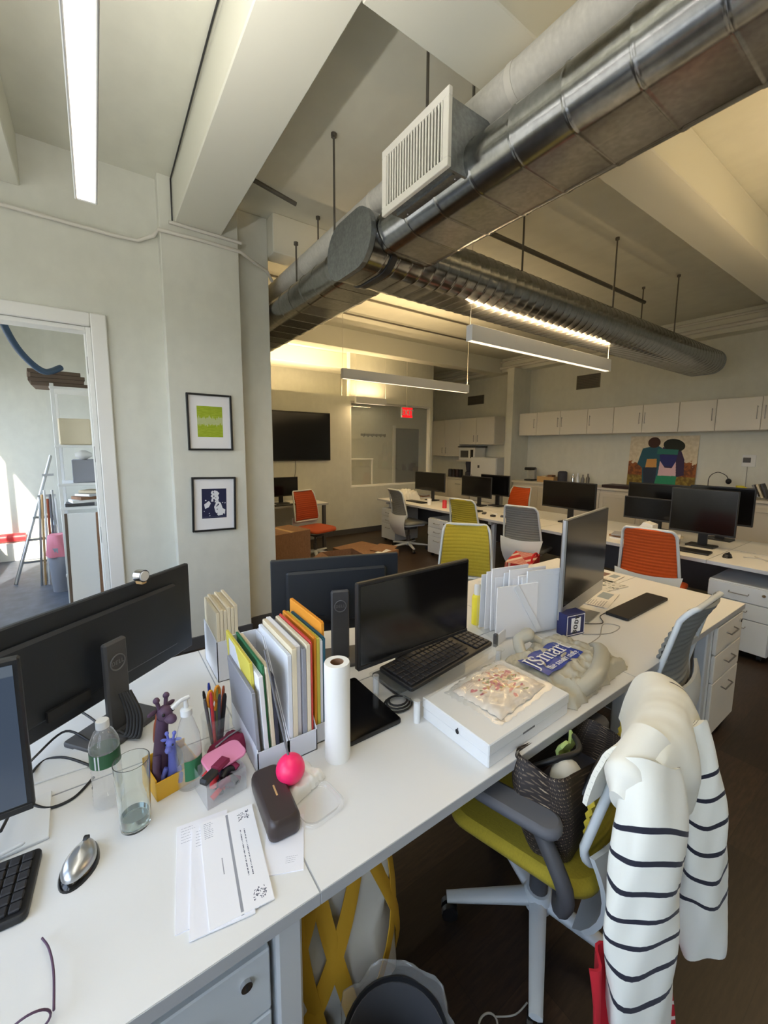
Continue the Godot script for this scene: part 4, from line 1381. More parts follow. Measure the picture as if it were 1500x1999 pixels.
	b.box(Vector3(0, .003, 0), Vector3(.36, .006, .17)); b.box(Vector3(0, .12, -.082), Vector3(.36, .24, .003))
	part(o, "clear_tray", b, M.glass)
	part(o, "paper_stack", bx(Vector3(-.065, .135, .076), Vector3(.23, .25, .006), .001), M.paper)
	part(o, "paper_stack", bx(Vector3(.07, .15, .070), Vector3(.22, .28, .004), .001), M.sleeve_white)
	b = MB.new()
	b.t = X(Vector3(-.01, .14, .0855), 0, 0, 32)
	b.cbox(Vector3.ZERO, Vector3(.03, .28, .003), .001)
	part(o, "ruler", b, M.sleeve_white, "white strip leaning diagonally across the papers")
	o = thing("spray_can", "yellow bottle with white cap behind the paper rack", "bottle", Vector3(1.535, DT, -1.37))
	b = MB.new(); b.lathe([Vector2(0, 0), Vector2(.026, 0), Vector2(.027, .14), Vector2(.02, .155), Vector2(0, .155)], 20)
	part(o, "body", b, M.lemon)
	b = MB.new(); b.lathe([Vector2(.017, .155), Vector2(.017, .2), Vector2(.012, .21), Vector2(0, .21)], 16)
	part(o, "cap", b, M.white_plastic)
	o = thing("card_stand", "small grey card stand before the paper rack", "card stand", X(Vector3(1.455, DT, -1.155), 15))
	part(o, "card", bx(Vector3(.02, .028, 0), Vector3(.085, .056, .006), .001), M.sleeve_white)
	part(o, "spine", bx(Vector3(-.035, .03, -.006), Vector3(.018, .06, .016), .002), M.stand_grey)
	# the big desktop computer seen edge-on
	o = thing("desktop_computer", "large silver-edged desktop computer seen almost edge-on", "computer", X(Vector3(2.085, DT, -1.125), 11))
	b = MB.new()
	b.cbox(Vector3(0, .31, 0), Vector3(.63, .50, .024), .006)
	part(o, "casing", b, M.silver)
	part(o, "screen", bx(Vector3(.003, .345, .0125), Vector3(.618, .42, .003)), M.black_gloss)
	b = MB.new(); b.cbox(Vector3(0, .305, -.025), Vector3(.5, .36, .03), .012)
	part(o, "back_bulge", b, M.black_plastic)
	b = MB.new(); b.t = X(Vector3(0, .1, -.06), 0, 18); b.cbox(Vector3.ZERO, Vector3(.18, .22, .008), .003)
	part(o, "stand_foot", b, M.silver)
	part(o, "stand_plate", bx(Vector3(0, .004, -.02), Vector3(.18, .008, .18), .002), M.silver)
	# book box at its foot
	o = thing("printed_box", "small navy box with pale printed frame beside the desktop computer", "box", X(Vector3(1.83, DT, -1.035), -12))
	part(o, "box", bx(Vector3(0, .055, 0), Vector3(.12, .11, .06), .002), M.navy_box)
	b = MB.new()
	for y in [.008, .102]: b.box(Vector3(0, y, .0304), Vector3(.112, .003, .0008))
	for x in [-.055, .055]: b.box(Vector3(x, .055, .0304), Vector3(.003, .094, .0008))
	b.box(Vector3(0, .055, .0302), Vector3(.06, .07, .0008))
	part(o, "printed_frame", b, M.paper)
	letters(o, "lettering", "BODY", .035, X(Vector3(0, .055, .0312), 0, 0, 80), M.black_plastic, "Droid Sans", true)
	# papers by the desktop computer
	for e in [[2.40, -1.22, 14, .30, .21, "leaflet", "printed leaflet lying beside the slim keyboard"], [2.63, -1.33, -8, .32, .23, "photo_sheet", "sheet of small photographs behind the leaflet"], [2.27, -1.36, 25, .24, .18, "photo_sheet", "sheet of photographs half under the desktop computer"], [2.86, -1.38, 5, .22, .16, "leaflet", "folded leaflet by the corner of the bench"]]:
		b = MB.new(); b.t = X(Vector3.ZERO, 0); b.box(Vector3(0, .003, 0), Vector3(e[3], .006, e[4]))
		single("loose_paper", b, M[e[5]], e[6], "paper", X(Vector3(e[0], DT, e[1]), e[2]), "papers by the desktop computer")
	cable("thin grey cable looping on the bare desk by the desktop computer", [Vector3(1.86, DT + .003, -.99), Vector3(1.98, DT + .003, -.92), Vector3(2.10, DT + .003, -.93), Vector3(2.06, DT + .003, -.99), Vector3(1.90, DT + .003, -.93), Vector3(1.74, DT + .003, -.92)], .002, "cable_grey")
	cable("thin black cable between the desktop computer and the slim keyboard", [Vector3(1.95, DT + .004, -1.08), Vector3(2.06, DT + .004, -1.0), Vector3(2.14, DT + .004, -1.05), Vector3(2.22, DT + .004, -1.06)], .002)
	# files
	magazine_file("white magazine file stuffed with grey and green folders", .305, .392, -1.03, -1.29, .066, .30, [
		["folder_grey", .010, .235, 0, "grey paper sleeve leaning in the magazine file", "folders in the files"], ["folder_yellow", .009, .300, -.04, "yellow folder beside the green one in the file", "folders in the files"], ["paper", .012, .275, 0, "wad of white sheets standing in the file", "folders in the files"],
		["folder_green", .007, .300, -.01, "dark green folder standing in the file", "folders in the files"], ["paper_cream", .010, .295, 0, "cream sheets standing beside the green folder", "folders in the files"], ["folder_dark", .010, .265, 0, "dark slate folder standing in the file", "folders in the files"]], 3.0)
	magazine_file("white magazine file filled with papers and an orange folder", .394, .481, -1.03, -1.29, .066, .30, [
		["sleeve_white", .012, .310, 0, "white sleeve with a dark tab in the second file", "folders in the files"], ["paper_cream", .014, .325, 0, "thick cream papers in the second file", "folders in the files"], ["paper", .014, .325, -.01, "thick white papers in the second file", "folders in the files"],
		["folder_grey", .012, .315, 0, "grey card folder in the second file", "folders in the files"], ["paper_cream", .012, .325, 0, "cream bundle beside the red folder", "folders in the files"], ["folder_red", .005, .330, 0, "thin red folder in the second file", "folders in the files"]])
	magazine_file("narrow white magazine file holding bright folders behind the paper roll", .483, .545, -1.05, -1.31, .06, .30, [
		["folder_orange", .008, .330, 0, "orange folder behind the paper roll", "folders in the files"], ["folder_yellow", .010, .325, 0, "yellow folder behind the paper roll", "folders in the files"], ["sleeve_white", .008, .315, 0, "white folder behind the paper roll", "folders in the files"], ["folder_teal", .008, .320, 0, "teal folder behind the paper roll", "folders in the files"], ["folder_orange", .010, .355, -.03, "tall amber envelope at the back of the narrow file", "folders in the files"]])
	magazine_file("white magazine file of old cream magazines standing at the back of the desk", .325, .42, -1.56, -1.78, .16, .175, [
		["paper_cream", .012, .265, 0, "cream spined magazine in the rear file", "magazines in the rear file"], ["paper_cream", .012, .275, 0, "cream spined magazine in the rear file", "magazines in the rear file"], ["paper_cream", .012, .270, 0, "cream spined magazine in the rear file", "magazines in the rear file"], ["paper_cream", .012, .280, 0, "cream spined magazine in the rear file", "magazines in the rear file"], ["paper_cream", .012, .275, 0, "cream spined magazine in the rear file", "magazines in the rear file"], ["paper_cream", .012, .283, 0, "cream spined magazine in the rear file", "magazines in the rear file"]])
	# paper roll
	o = thing("paper_roll", "tall white paper roll standing beside the magazine files", "paper roll", Vector3(.518, DT, -.972))
	b = MB.new()
	b.lathe([Vector2(.016, 0), Vector2(.036, 0), Vector2(.0365, .004), Vector2(.0365, .286), Vector2(.035, .29), Vector2(.019, .29)], 36)
	part(o, "roll", b, M.tissue)
	b = MB.new()
	b.lathe([Vector2(.0195, .001), Vector2(.0195, .289), Vector2(.0175, .289), Vector2(.0175, .001)], 28)
	part(o, "core", b, M.card_brown)
	# pink ball on a stick, dish and lid
	o = thing("back_massager", "bright pink ball on a thin grey stick leaning on the files", "massager", Vector3(.36, DT, -.935))
	b = MB.new(); b.ball(Vector3(0, .062, 0), .037, 28)
	part(o, "ball", b, M.pink)
	b = MB.new(); b.tube([Vector3(-.002, .094, -.006), Vector3(-.012, .2, -.05), Vector3(-.03, .36, -.085)], .003, 8)
	part(o, "stick", b, M.grey_plastic)
	o = thing("tissue_dish", "crumpled white tissue under the pink ball", "tissue", X(Vector3(.385, DT, -.94), 20))
	part(o, "tissue", crumple(.115, .085, .024, .012, 14), M.tissue)
	o = thing("plastic_lid", "empty clear plastic lid lying beside the eyeglass case", "lid", X(Vector3(.395, DT, -.855), 8))
	b = MB.new()
	var rows := []
	for e in [[.115, .004, 0.0], [.118, .006, .002], [.116, .007, .010], [.104, .012, .012], [.100, .010, .004], [.092, .010, .003]]:
		var ring := MB.rring(e[0], e[0] * .95, .03, e[2], 6)
		rows.append(ring)
	b.grid(rows, true); b.fan(rows[5])
	part(o, "lid", b, M.thin_plastic)
	# eyeglass case
	o = thing("glasses_case", "dark brown rounded eyeglass case on the desk", "case", X(Vector3(.306, DT, -.905), -4))
	rows = []
	for e in [[.06, .175, .0, .016], [.073, .187, .005, .018], [.076, .19, .02, .018], [.075, .189, .036, .018], [.069, .183, .046, .018], [.058, .172, .05, .016]]:
		rows.append(MB.rring(e[0], e[1], e[3] * .98 if e[3] < e[0] / 2 else e[0] / 2 * .98, e[2], 6))
	b = MB.new(); b.loft(rows)
	part(o, "case", b, M.case_brown)
	part(o, "lettering", bx(Vector3(.002, .0503, 0), Vector3(.004, .0006, .035)), M.gold)
	# envelopes and papers
	for e in [[.135, -.86, -9, .11, .24, .0, "envelope_plain", "plain envelope under the printed one"], [.188, -.832, -7, .118, .245, .004, "envelope_print", "printed envelope lying on top of the mail"], [.292, -.805, -24, .085, .135, .0, "envelope_plain", "printed form half under the eyeglass case"], [.16, -.83, -11, .115, .24, .002, "envelope_plain", "second envelope in the small pile of mail"]]:
		b = MB.new(); b.box(Vector3(0, .001 + e[5], 0), Vector3(e[3], .002, e[4]))
		single("envelope", b, M[e[6]], e[7], "envelope", X(Vector3(e[0], DT, e[1]), e[2]), "mail on the desk")
	# folded eyeglasses
	o = thing("eyeglasses", "thin dark eyeglasses lying at the edge of the desk", "eyeglasses", Vector3(-.13, DT, -.76))
	b = MB.new(); b.tube(curve([Vector3(-.005, .008, -.118), Vector3(.008, .02, -.08), Vector3(.018, .026, -.03), Vector3(.022, .024, .03)], 6), .0018, 6)
	part(o, "temple", b, M.plum)
	b = MB.new(); b.tube(curve([Vector3(-.13, .008, -.108), Vector3(-.115, .02, -.08), Vector3(-.108, .026, -.03), Vector3(-.105, .024, .03)], 6), .0018, 6)
	part(o, "temple", b, M.plum)
	for cx in [-.008, -.075]:
		b = MB.new()
		var lp := []
		for k in 25: lp.append(Vector3(cx + cos(TAU * k / 24) * .026, .022 + sin(TAU * k / 24) * .020, .03))
		b.tube(lp, .0018, 6, false)
		part(o, "rim", b, M.plum)
		b = MB.new(); b.ball(Vector3(cx, .022, .03), Vector3(.0255, .0195, .0008), 16)
		part(o, "lens", b, M.glass)
	b = MB.new(); b.tube([Vector3(-.034, .026, .03), Vector3(-.0415, .029, .031), Vector3(-.049, .026, .03)], .0016, 6)
	part(o, "bridge", b, M.plum)
	# bottle and glass
	o = thing("water_bottle", "clear plastic water bottle with a green label", "bottle", Vector3(-.029, DT, -1.165))
	b = MB.new()
	var prof := [Vector2(0, .002), Vector2(.022, .0), Vector2(.031, .006)]
	for k in 9: prof.append_array([Vector2(.0315, .012 + k * .0105), Vector2(.0298, .017 + k * .0105)])
	prof.append_array([Vector2(.032, .108), Vector2(.032, .152), Vector2(.0325, .158), Vector2(.030, .17), Vector2(.021, .192), Vector2(.0135, .2), Vector2(.0135, .205)])
	b.lathe(prof, 30)
	part(o, "bottle_body", b, M.thin_plastic)
	b = MB.new(); b.lathe([Vector2(.0326, .112), Vector2(.0326, .148)], 30)
	part(o, "paper_label", b, M.green_label)
	b = MB.new(); b.t = Transform3D.IDENTITY
	b.grid([PackedVector3Array([Vector3(-.0215, .113, .0248), Vector3(-.012, .113, .0306)]), PackedVector3Array([Vector3(-.0215, .147, .0248), Vector3(-.012, .147, .0306)])])
	part(o, "label_panel", b, M.sleeve_white)
	b = MB.new(); b.lathe([Vector2(.0145, .203), Vector2(.0145, .22), Vector2(.013, .222), Vector2(0, .222)], 20)
	part(o, "cap", b, M.white_plastic)
	o = thing("drinking_glass", "clear drinking glass with a little water", "glass", Vector3(.022, DT, -1.055))
	part(o, "tumbler", cup_shape(.031, .038, .165, .002), M.tumbler_glass)
	b = MB.new(); b.lathe([Vector2(0, .008), Vector2(.0285, .008), Vector2(.0292, .03), Vector2(0, .03)], 30)
	part(o, "water", b, M.water)
	# soap pump
	o = thing("pump_bottle", "clear sanitiser pump bottle between the toys and the pens", "bottle", Vector3(.150, DT, -1.112))
	b = MB.new(); b.lathe([Vector2(0, 0), Vector2(.03, 0), Vector2(.032, .006), Vector2(.032, .10), Vector2(.029, .135), Vector2(.018, .175), Vector2(.013, .19), Vector2(.013, .2)], 26)
	part(o, "bottle_body", b, M.thin_plastic)
	b = MB.new(); b.lathe([Vector2(0, .004), Vector2(.029, .004), Vector2(.0295, .09), Vector2(0, .09)], 24)
	part(o, "gel", b, M.film)
	b = MB.new(); b.lathe([Vector2(.0145, .196), Vector2(.0145, .212), Vector2(.006, .216), Vector2(.005, .24), Vector2(0, .24)], 16)
	b.tube([Vector3(.008, .243, 0), Vector3(-.012, .243, .006), Vector3(-.034, .232, .012)], .0055, 8)
	part(o, "pump", b, M.white_plastic)
	part(o, "label", wrap_label(.0325, .03, .085, -.5, 1.1), M.folder_green)
	# yellow tray with toy animals
	o = thing("toy_tray", "yellow open tray holding small toy animals", "tray", X(Vector3(.112, DT, -1.15), 12))
	b = MB.new()
	b.cbox(Vector3(0, .003, 0), Vector3(.105, .006, .095), .002)
	b.cbox(Vector3(0, .025, .046), Vector3(.105, .05, .004), .001); b.cbox(Vector3(0, .035, -.046), Vector3(.105, .07, .004), .001)
	b.cbox(Vector3(.051, .028, 0), Vector3(.004, .055, .088), .001); b.cbox(Vector3(-.051, .028, 0), Vector3(.004, .055, .088), .001)
	part(o, "tray", b, M.yellow_card)
	toy("plum toy giraffe with knobbed horns in the yellow tray", X(Vector3(.094, DT + .007, -1.170), 30), "plum", "orange_brown", 1.12)
	toy("small lavender toy giraffe at the front of the yellow tray", X(Vector3(.115, DT + .007, -1.128), -25), "lavender", "lavender", .72)
	# pen cup
	o = thing("pen_cup", "clear pen cup crowded with pens and scissors", "pen cup", Vector3(.240, DT, -1.215))
	part(o, "cup", cup_shape(.036, .04, .105), M.glass)
	var pens := [["black_plastic", "thick black marker in the pen cup"], ["folder_dark", "dark blue pen in the pen cup"], ["red_can", "red pen in the pen cup"], ["grey_plastic", "grey pen in the pen cup"], ["black_plastic", "black pen at the back of the cup"], ["label_blue", "blue pen at the back of the cup"], ["skin_green", "pale green pencil in the pen cup"], ["orange_brown", "wooden pencil in the pen cup"]]
	for k in pens.size():
		var a := TAU * k / pens.size() + .5
		b = MB.new()
		var foot := Vector3(cos(a) * .012, .009, sin(a) * .012)
		var tip := Vector3(cos(a) * .03, .165 + .012 * (k % 3), sin(a) * .03)
		var rr := .0065 if k == 0 else .0045
		b.tube([foot, foot.lerp(tip, .06), foot.lerp(tip, .93), tip], [.0015, rr, rr, rr * .6], 8)
		single("pen", b, M[pens[k][0]], pens[k][1], "pen", Vector3(.240, DT, -1.215), "pens in the cup")
	o = thing("scissors", "orange-handled scissors upright in the pen cup", "scissors", X(Vector3(.240, DT + .01, -1.222), 40))
	part(o, "blade", bx(Vector3(0, .055, 0), Vector3(.01, .11, .003), .001), M.silver)
	for s in [-1, 1]:
		b = MB.new()
		var lp := []
		for k in 17: lp.append(Vector3(s * .013 + cos(TAU * k / 16) * .011, .145 + sin(TAU * k / 16) * .024, s * .002))
		b.tube(lp, .004, 7, false)
		b.tube([Vector3(0, .1, s * .002), Vector3(s * .008, .125, s * .002)], .004, 7)
		part(o, "finger_loop", b, M.folder_orange)
	# pouch, bead box
	o = thing("zip_pouch", "maroon zip pouch with a flower charm", "pouch", X(Vector3(.268, DT, -1.168), 25))
	part(o, "pouch", crumple(.10, .085, .035, .008, 21), M.maroon)
	b = MB.new()
	for k in 5: b.ball(Vector3(-.035 + cos(TAU * k / 5) * .007, .04, .03 + sin(TAU * k / 5) * .007), .005, 8)
	part(o, "flower_charm", b, M.sleeve_white)
	b = MB.new(); b.tube([Vector3(-.045, .043, -.005), Vector3(.0, .047, -.005), Vector3(.045, .043, -.005)], .0025, 6)
	part(o, "zip", b, M.silver)
	o = thing("clear_tub", "clear square tub of small hair clips with a pink lid behind", "tub", X(Vector3(.212, DT, -1.045), 8))
	b = MB.new()
	b.box(Vector3(0, .001, 0), Vector3(.10, .002, .09))
	for s in [-1, 1]:
		b.box(Vector3(s * .0495, .032, 0), Vector3(.001, .06, .09)); b.box(Vector3(0, .032, s * .0445), Vector3(.098, .06, .001))
	part(o, "tub", b, M.thin_plastic)
	b = MB.new(); b.slab(.105, .07, .008, .02, .003, X(Vector3(.02, .064, -.025), 5, 6))
	part(o, "lid", b, M.pink_soft)
	var r := RandomNumberGenerator.new(); r.seed = 77
	for k in 16:
		b = MB.new()
		var mm: String = ["red_can", "black_plastic", "maroon", "plum", "folder_dark", "blush"][k % 6]
		b.tube(curve([Vector3(-.018, 0, 0), Vector3(0, .008, .004), Vector3(.018, 0, 0)], 4), .006 + .003 * r.randf(), 8)
		var lay := float(k / 6)
		single("hair_clip", b, M[mm], "small coloured hair clip lying in the clear tub", "hair clip", X(Vector3(.212 + r.randf_range(-.028, .028), DT + .012 + lay * .017, -1.045 + r.randf_range(-.026, .026)), r.randf() * 360), "hair clips in the tub")
	o = thing("hair_bow", "red and black bow lying on the clear tub", "hair clip", X(Vector3(.195, DT + .066, -1.03), 35))
	b = MB.new(); b.cbox(Vector3(.022, .006, 0), Vector3(.045, .014, .03), .005)
	part(o, "red_loop", b, M.maroon)
	b = MB.new(); b.cbox(Vector3(-.022, .006, .004), Vector3(.045, .016, .026), .005)
	part(o, "black_loop", b, M.black_plastic)
	# pale boards under the lit monitor
	for e in [[-.14, -1.385, -3, .14, .10, "small white board under the cables behind the lit monitor"], [-.235, -1.2, 2, .18, .16, "white board lying in front of the lit monitor"]]:
		b = MB.new(); b.cbox(Vector3(0, .003, 0), Vector3(e[3], .006, e[4]), .0015)
		single("desk_board", b, M.white_plastic, e[5], "board", X(Vector3(e[0], DT, e[1]), e[2]), "white boards on the desk")
	cable("black cable arching from the lit monitor to the wide one's stand", [Vector3(-.20, DT + .16, -1.12), Vector3(-.19, DT + .03, -1.42), Vector3(-.128, DT + .03, -1.50), Vector3(-.065, DT + .01, -1.43)], .0035, "cable_black", "cables behind the lit monitor")
	cable("black cable lying along the white board to the water bottle", [Vector3(-.22, DT + .06, -1.13), Vector3(-.19, DT + .008, -1.40), Vector3(-.136, DT + .008, -1.41), Vector3(-.064, DT + .008, -1.32)], .0035, "cable_black", "cables behind the lit monitor")
	cable("black cable curving in front of the white board", [Vector3(-.19, DT + .008, -1.262), Vector3(-.15, DT + .004, -1.222), Vector3(-.10, DT + .004, -1.225), Vector3(-.06, DT + .004, -1.275)], .0035, "cable_black", "cables behind the lit monitor")
	cable("black cable hanging under the wide monitor", [Vector3(-.24, DT + .09, -1.68), Vector3(-.16, DT + .03, -1.655), Vector3(-.10, DT + .03, -1.60), Vector3(-.05, DT + .02, -1.51)], .0035, "cable_black", "cables behind the lit monitor")
	b = MB.new()
	for k in 5:
		var q := float(k)
		b.tube(curve([Vector3(.015 + q * .006, DT + .13, -1.445), Vector3(.03 + q * .008, DT + .07, -1.41 + q * .004), Vector3(.02 + q * .008, DT + .015, -1.40 + q * .008), Vector3(-.02 + q * .014, DT + .02, -1.42)], 5), .006, 7)
	single("cable_bundle", b, M.cable_black, "black cable bundle gathered at the wide monitor's stand", "cable")

func capsule(r: float, L: float) -> MB:
	var b := MB.new()
	b.tube([Vector3(-L / 2, 0, 0), Vector3(-L / 2 + r, 0, 0), Vector3(L / 2 - r, 0, 0), Vector3(L / 2, 0, 0)], [r * .4, r, r, r * .4], 10)
	return b

func crumple(w: float, d: float, h: float, amp: float, seed_: int) -> MB:      # a soft closed parcel with creased top, foot at y = 0
	var f := FastNoiseLite.new(); f.seed = seed_; f.frequency = 9.0; f.fractal_octaves = 3; f.noise_type = FastNoiseLite.TYPE_SIMPLEX
	var rows := []
	var nx := 30
	var nz := 24
	for i in nz + 1:
		var r := PackedVector3Array()
		for j in nx + 1:
			var u := -1.0 + 2.0 * j / nx
			var v := -1.0 + 2.0 * i / nz
			var edge := pow(maxf(0.0, (1.0 - pow(absf(u), 5)) * (1.0 - pow(absf(v), 5))), .45)
			var x := u * w / 2 * (1.0 + .05 * f.get_noise_2d(v * .5, 7.0))
			var z := -v * d / 2 * (1.0 + .06 * f.get_noise_2d(u * .5, 3.0))
			var q := 1.0 - absf(f.get_noise_2d(x * .9, z * .9)) * 2.0
			r.append(Vector3(x, .0015 + edge * (h + amp * q), z))
		rows.append(r)
	var b := MB.new()
	b.grid(rows)
	var low := []
	for r in rows:
		var q := PackedVector3Array()
		for p in r: q.append(Vector3(p.x, .0, p.z))
		low.append(q)
	b.grid(low, false, true)
	return b

func wavy(w: float, d: float, th: float, xf: Transform3D) -> MB:
	var b := MB.new()
	b.t = xf
	var rows := []
	for i in 9:
		var r := PackedVector3Array()
		for j in 17:
			r.append(Vector3(-w / 2 + w * j / 16, .004 * sin(j * .9 + i * .3), d / 2 - d * i / 8))
		rows.append(r)
	b.sheet(rows, th)
	return b

func wrap_label(r: float, y0: float, y1: float, a0: float, a1: float) -> MB:
	var b := MB.new()
	var rows := []
	for y in [y0, y1]:
		var q := PackedVector3Array()
		for k in 13:
			var a := lerpf(a0, a1, k / 12.0) + PI / 2
			q.append(Vector3(-cos(a) * r, y, sin(a) * r))
		rows.append(q)
	b.grid(rows)
	return b

func toy(label: String, xf: Transform3D, body: String, mane: String, k: float) -> void:
	var o := thing("toy_giraffe", label, "toy", xf)
	var b := MB.new()
	b.t = Transform3D(Basis.IDENTITY.scaled(Vector3.ONE * k), Vector3.ZERO)
	b.tube(curve([Vector3(0, 0, .0), Vector3(0, .03, .002), Vector3(0, .07, .0), Vector3(0, .12, .004), Vector3(0, .155, .012)], 4), [.024, .0245, .025, .0248, .024, .0225, .021, .0195, .018, .0165, .0155, .0145, .014, .0135, .0135, .0135, .013], 14)
	b.ball(Vector3(0, .168, .018), Vector3(.017, .018, .019), 14)
	b.ball(Vector3(0, .16, .038), Vector3(.012, .011, .016), 12)
	part(o, "body", b, M[body])
	for s in [-1, 1]:
		b = MB.new(); b.t = Transform3D(Basis.IDENTITY.scaled(Vector3.ONE * k), Vector3.ZERO)
		b.tube([Vector3(s * .008, .18, .012), Vector3(s * .012, .2, .01)], .0045, 8)
		b.ball(Vector3(s * .0125, .203, .01), .0075, 10)
		part(o, "horn", b, M[body])
		b = MB.new(); b.t = Transform3D(Basis.IDENTITY.scaled(Vector3.ONE * k), Vector3.ZERO)
		b.ball(Vector3(s * .023, .177, .008), Vector3(.013, .006, .004), 10)
		part(o, "ear", b, M[body])
		b = MB.new(); b.t = Transform3D(Basis.IDENTITY.scaled(Vector3.ONE * k), Vector3.ZERO)
		b.ball(Vector3(s * .012, .173, .031), .004, 8)
		part(o, "eye", b, M.black_gloss)
		b = MB.new(); b.t = Transform3D(Basis.IDENTITY.scaled(Vector3.ONE * k), Vector3.ZERO)
		b.tube([Vector3(s * .02, .07, .01), Vector3(s * .03, .045, .02), Vector3(s * .028, .02, .026)], [.009, .008, .007], 8)
		part(o, "limb", b, M[body])
	b = MB.new(); b.t = Transform3D(Basis.IDENTITY.scaled(Vector3.ONE * k), Vector3.ZERO)
	b.tube(curve([Vector3(0, .175, .0), Vector3(0, .13, -.012), Vector3(0, .08, -.024)], 4), [.003, .005, .006, .006, .007, .007, .006, .005, .003], 7)
	part(o, "mane", b, M[mane])

# ---------------------------------------------------------------- cloth and bags round the near chair
func sleeve(b: MB, pts: Array, wid: Array, depth: float, axis: Vector3, seed_: float) -> void:
	var path := curve(pts, 8)
	var rows := []
	for i in range(path.size() - 1, -1, -1):
		var t := float(i) / (path.size() - 1)
		var k := t * (wid.size() - 1)
		var w: float = lerpf(wid[int(k)], wid[mini(int(k) + 1, wid.size() - 1)], k - int(k))
		var d: Vector3 = (path[mini(i + 1, path.size() - 1)] - path[maxi(i - 1, 0)]).normalized()
		var side := (axis - d * axis.dot(d)).normalized()
		var out := side.cross(d)
		var ring := PackedVector3Array()
		for j in 36:
			var a := TAU * j / 36
			var fold := 1.0 + .07 * sin(a * 3.0 + t * 9.0 + seed_) + .05 * sin(a * 5.0 - t * 16.0 + seed_ * 2.0)
			var sag := Vector3(0, -.012 * sin(a * 2.0 + seed_ + t * 5.0), 0)
			ring.append(path[i] + side * cos(a) * w * fold - out * sin(a) * depth * fold + sag)
		rows.append(ring)
	rows.reverse()
	for i in rows.size(): rows[i].reverse()
	b.loft(rows)

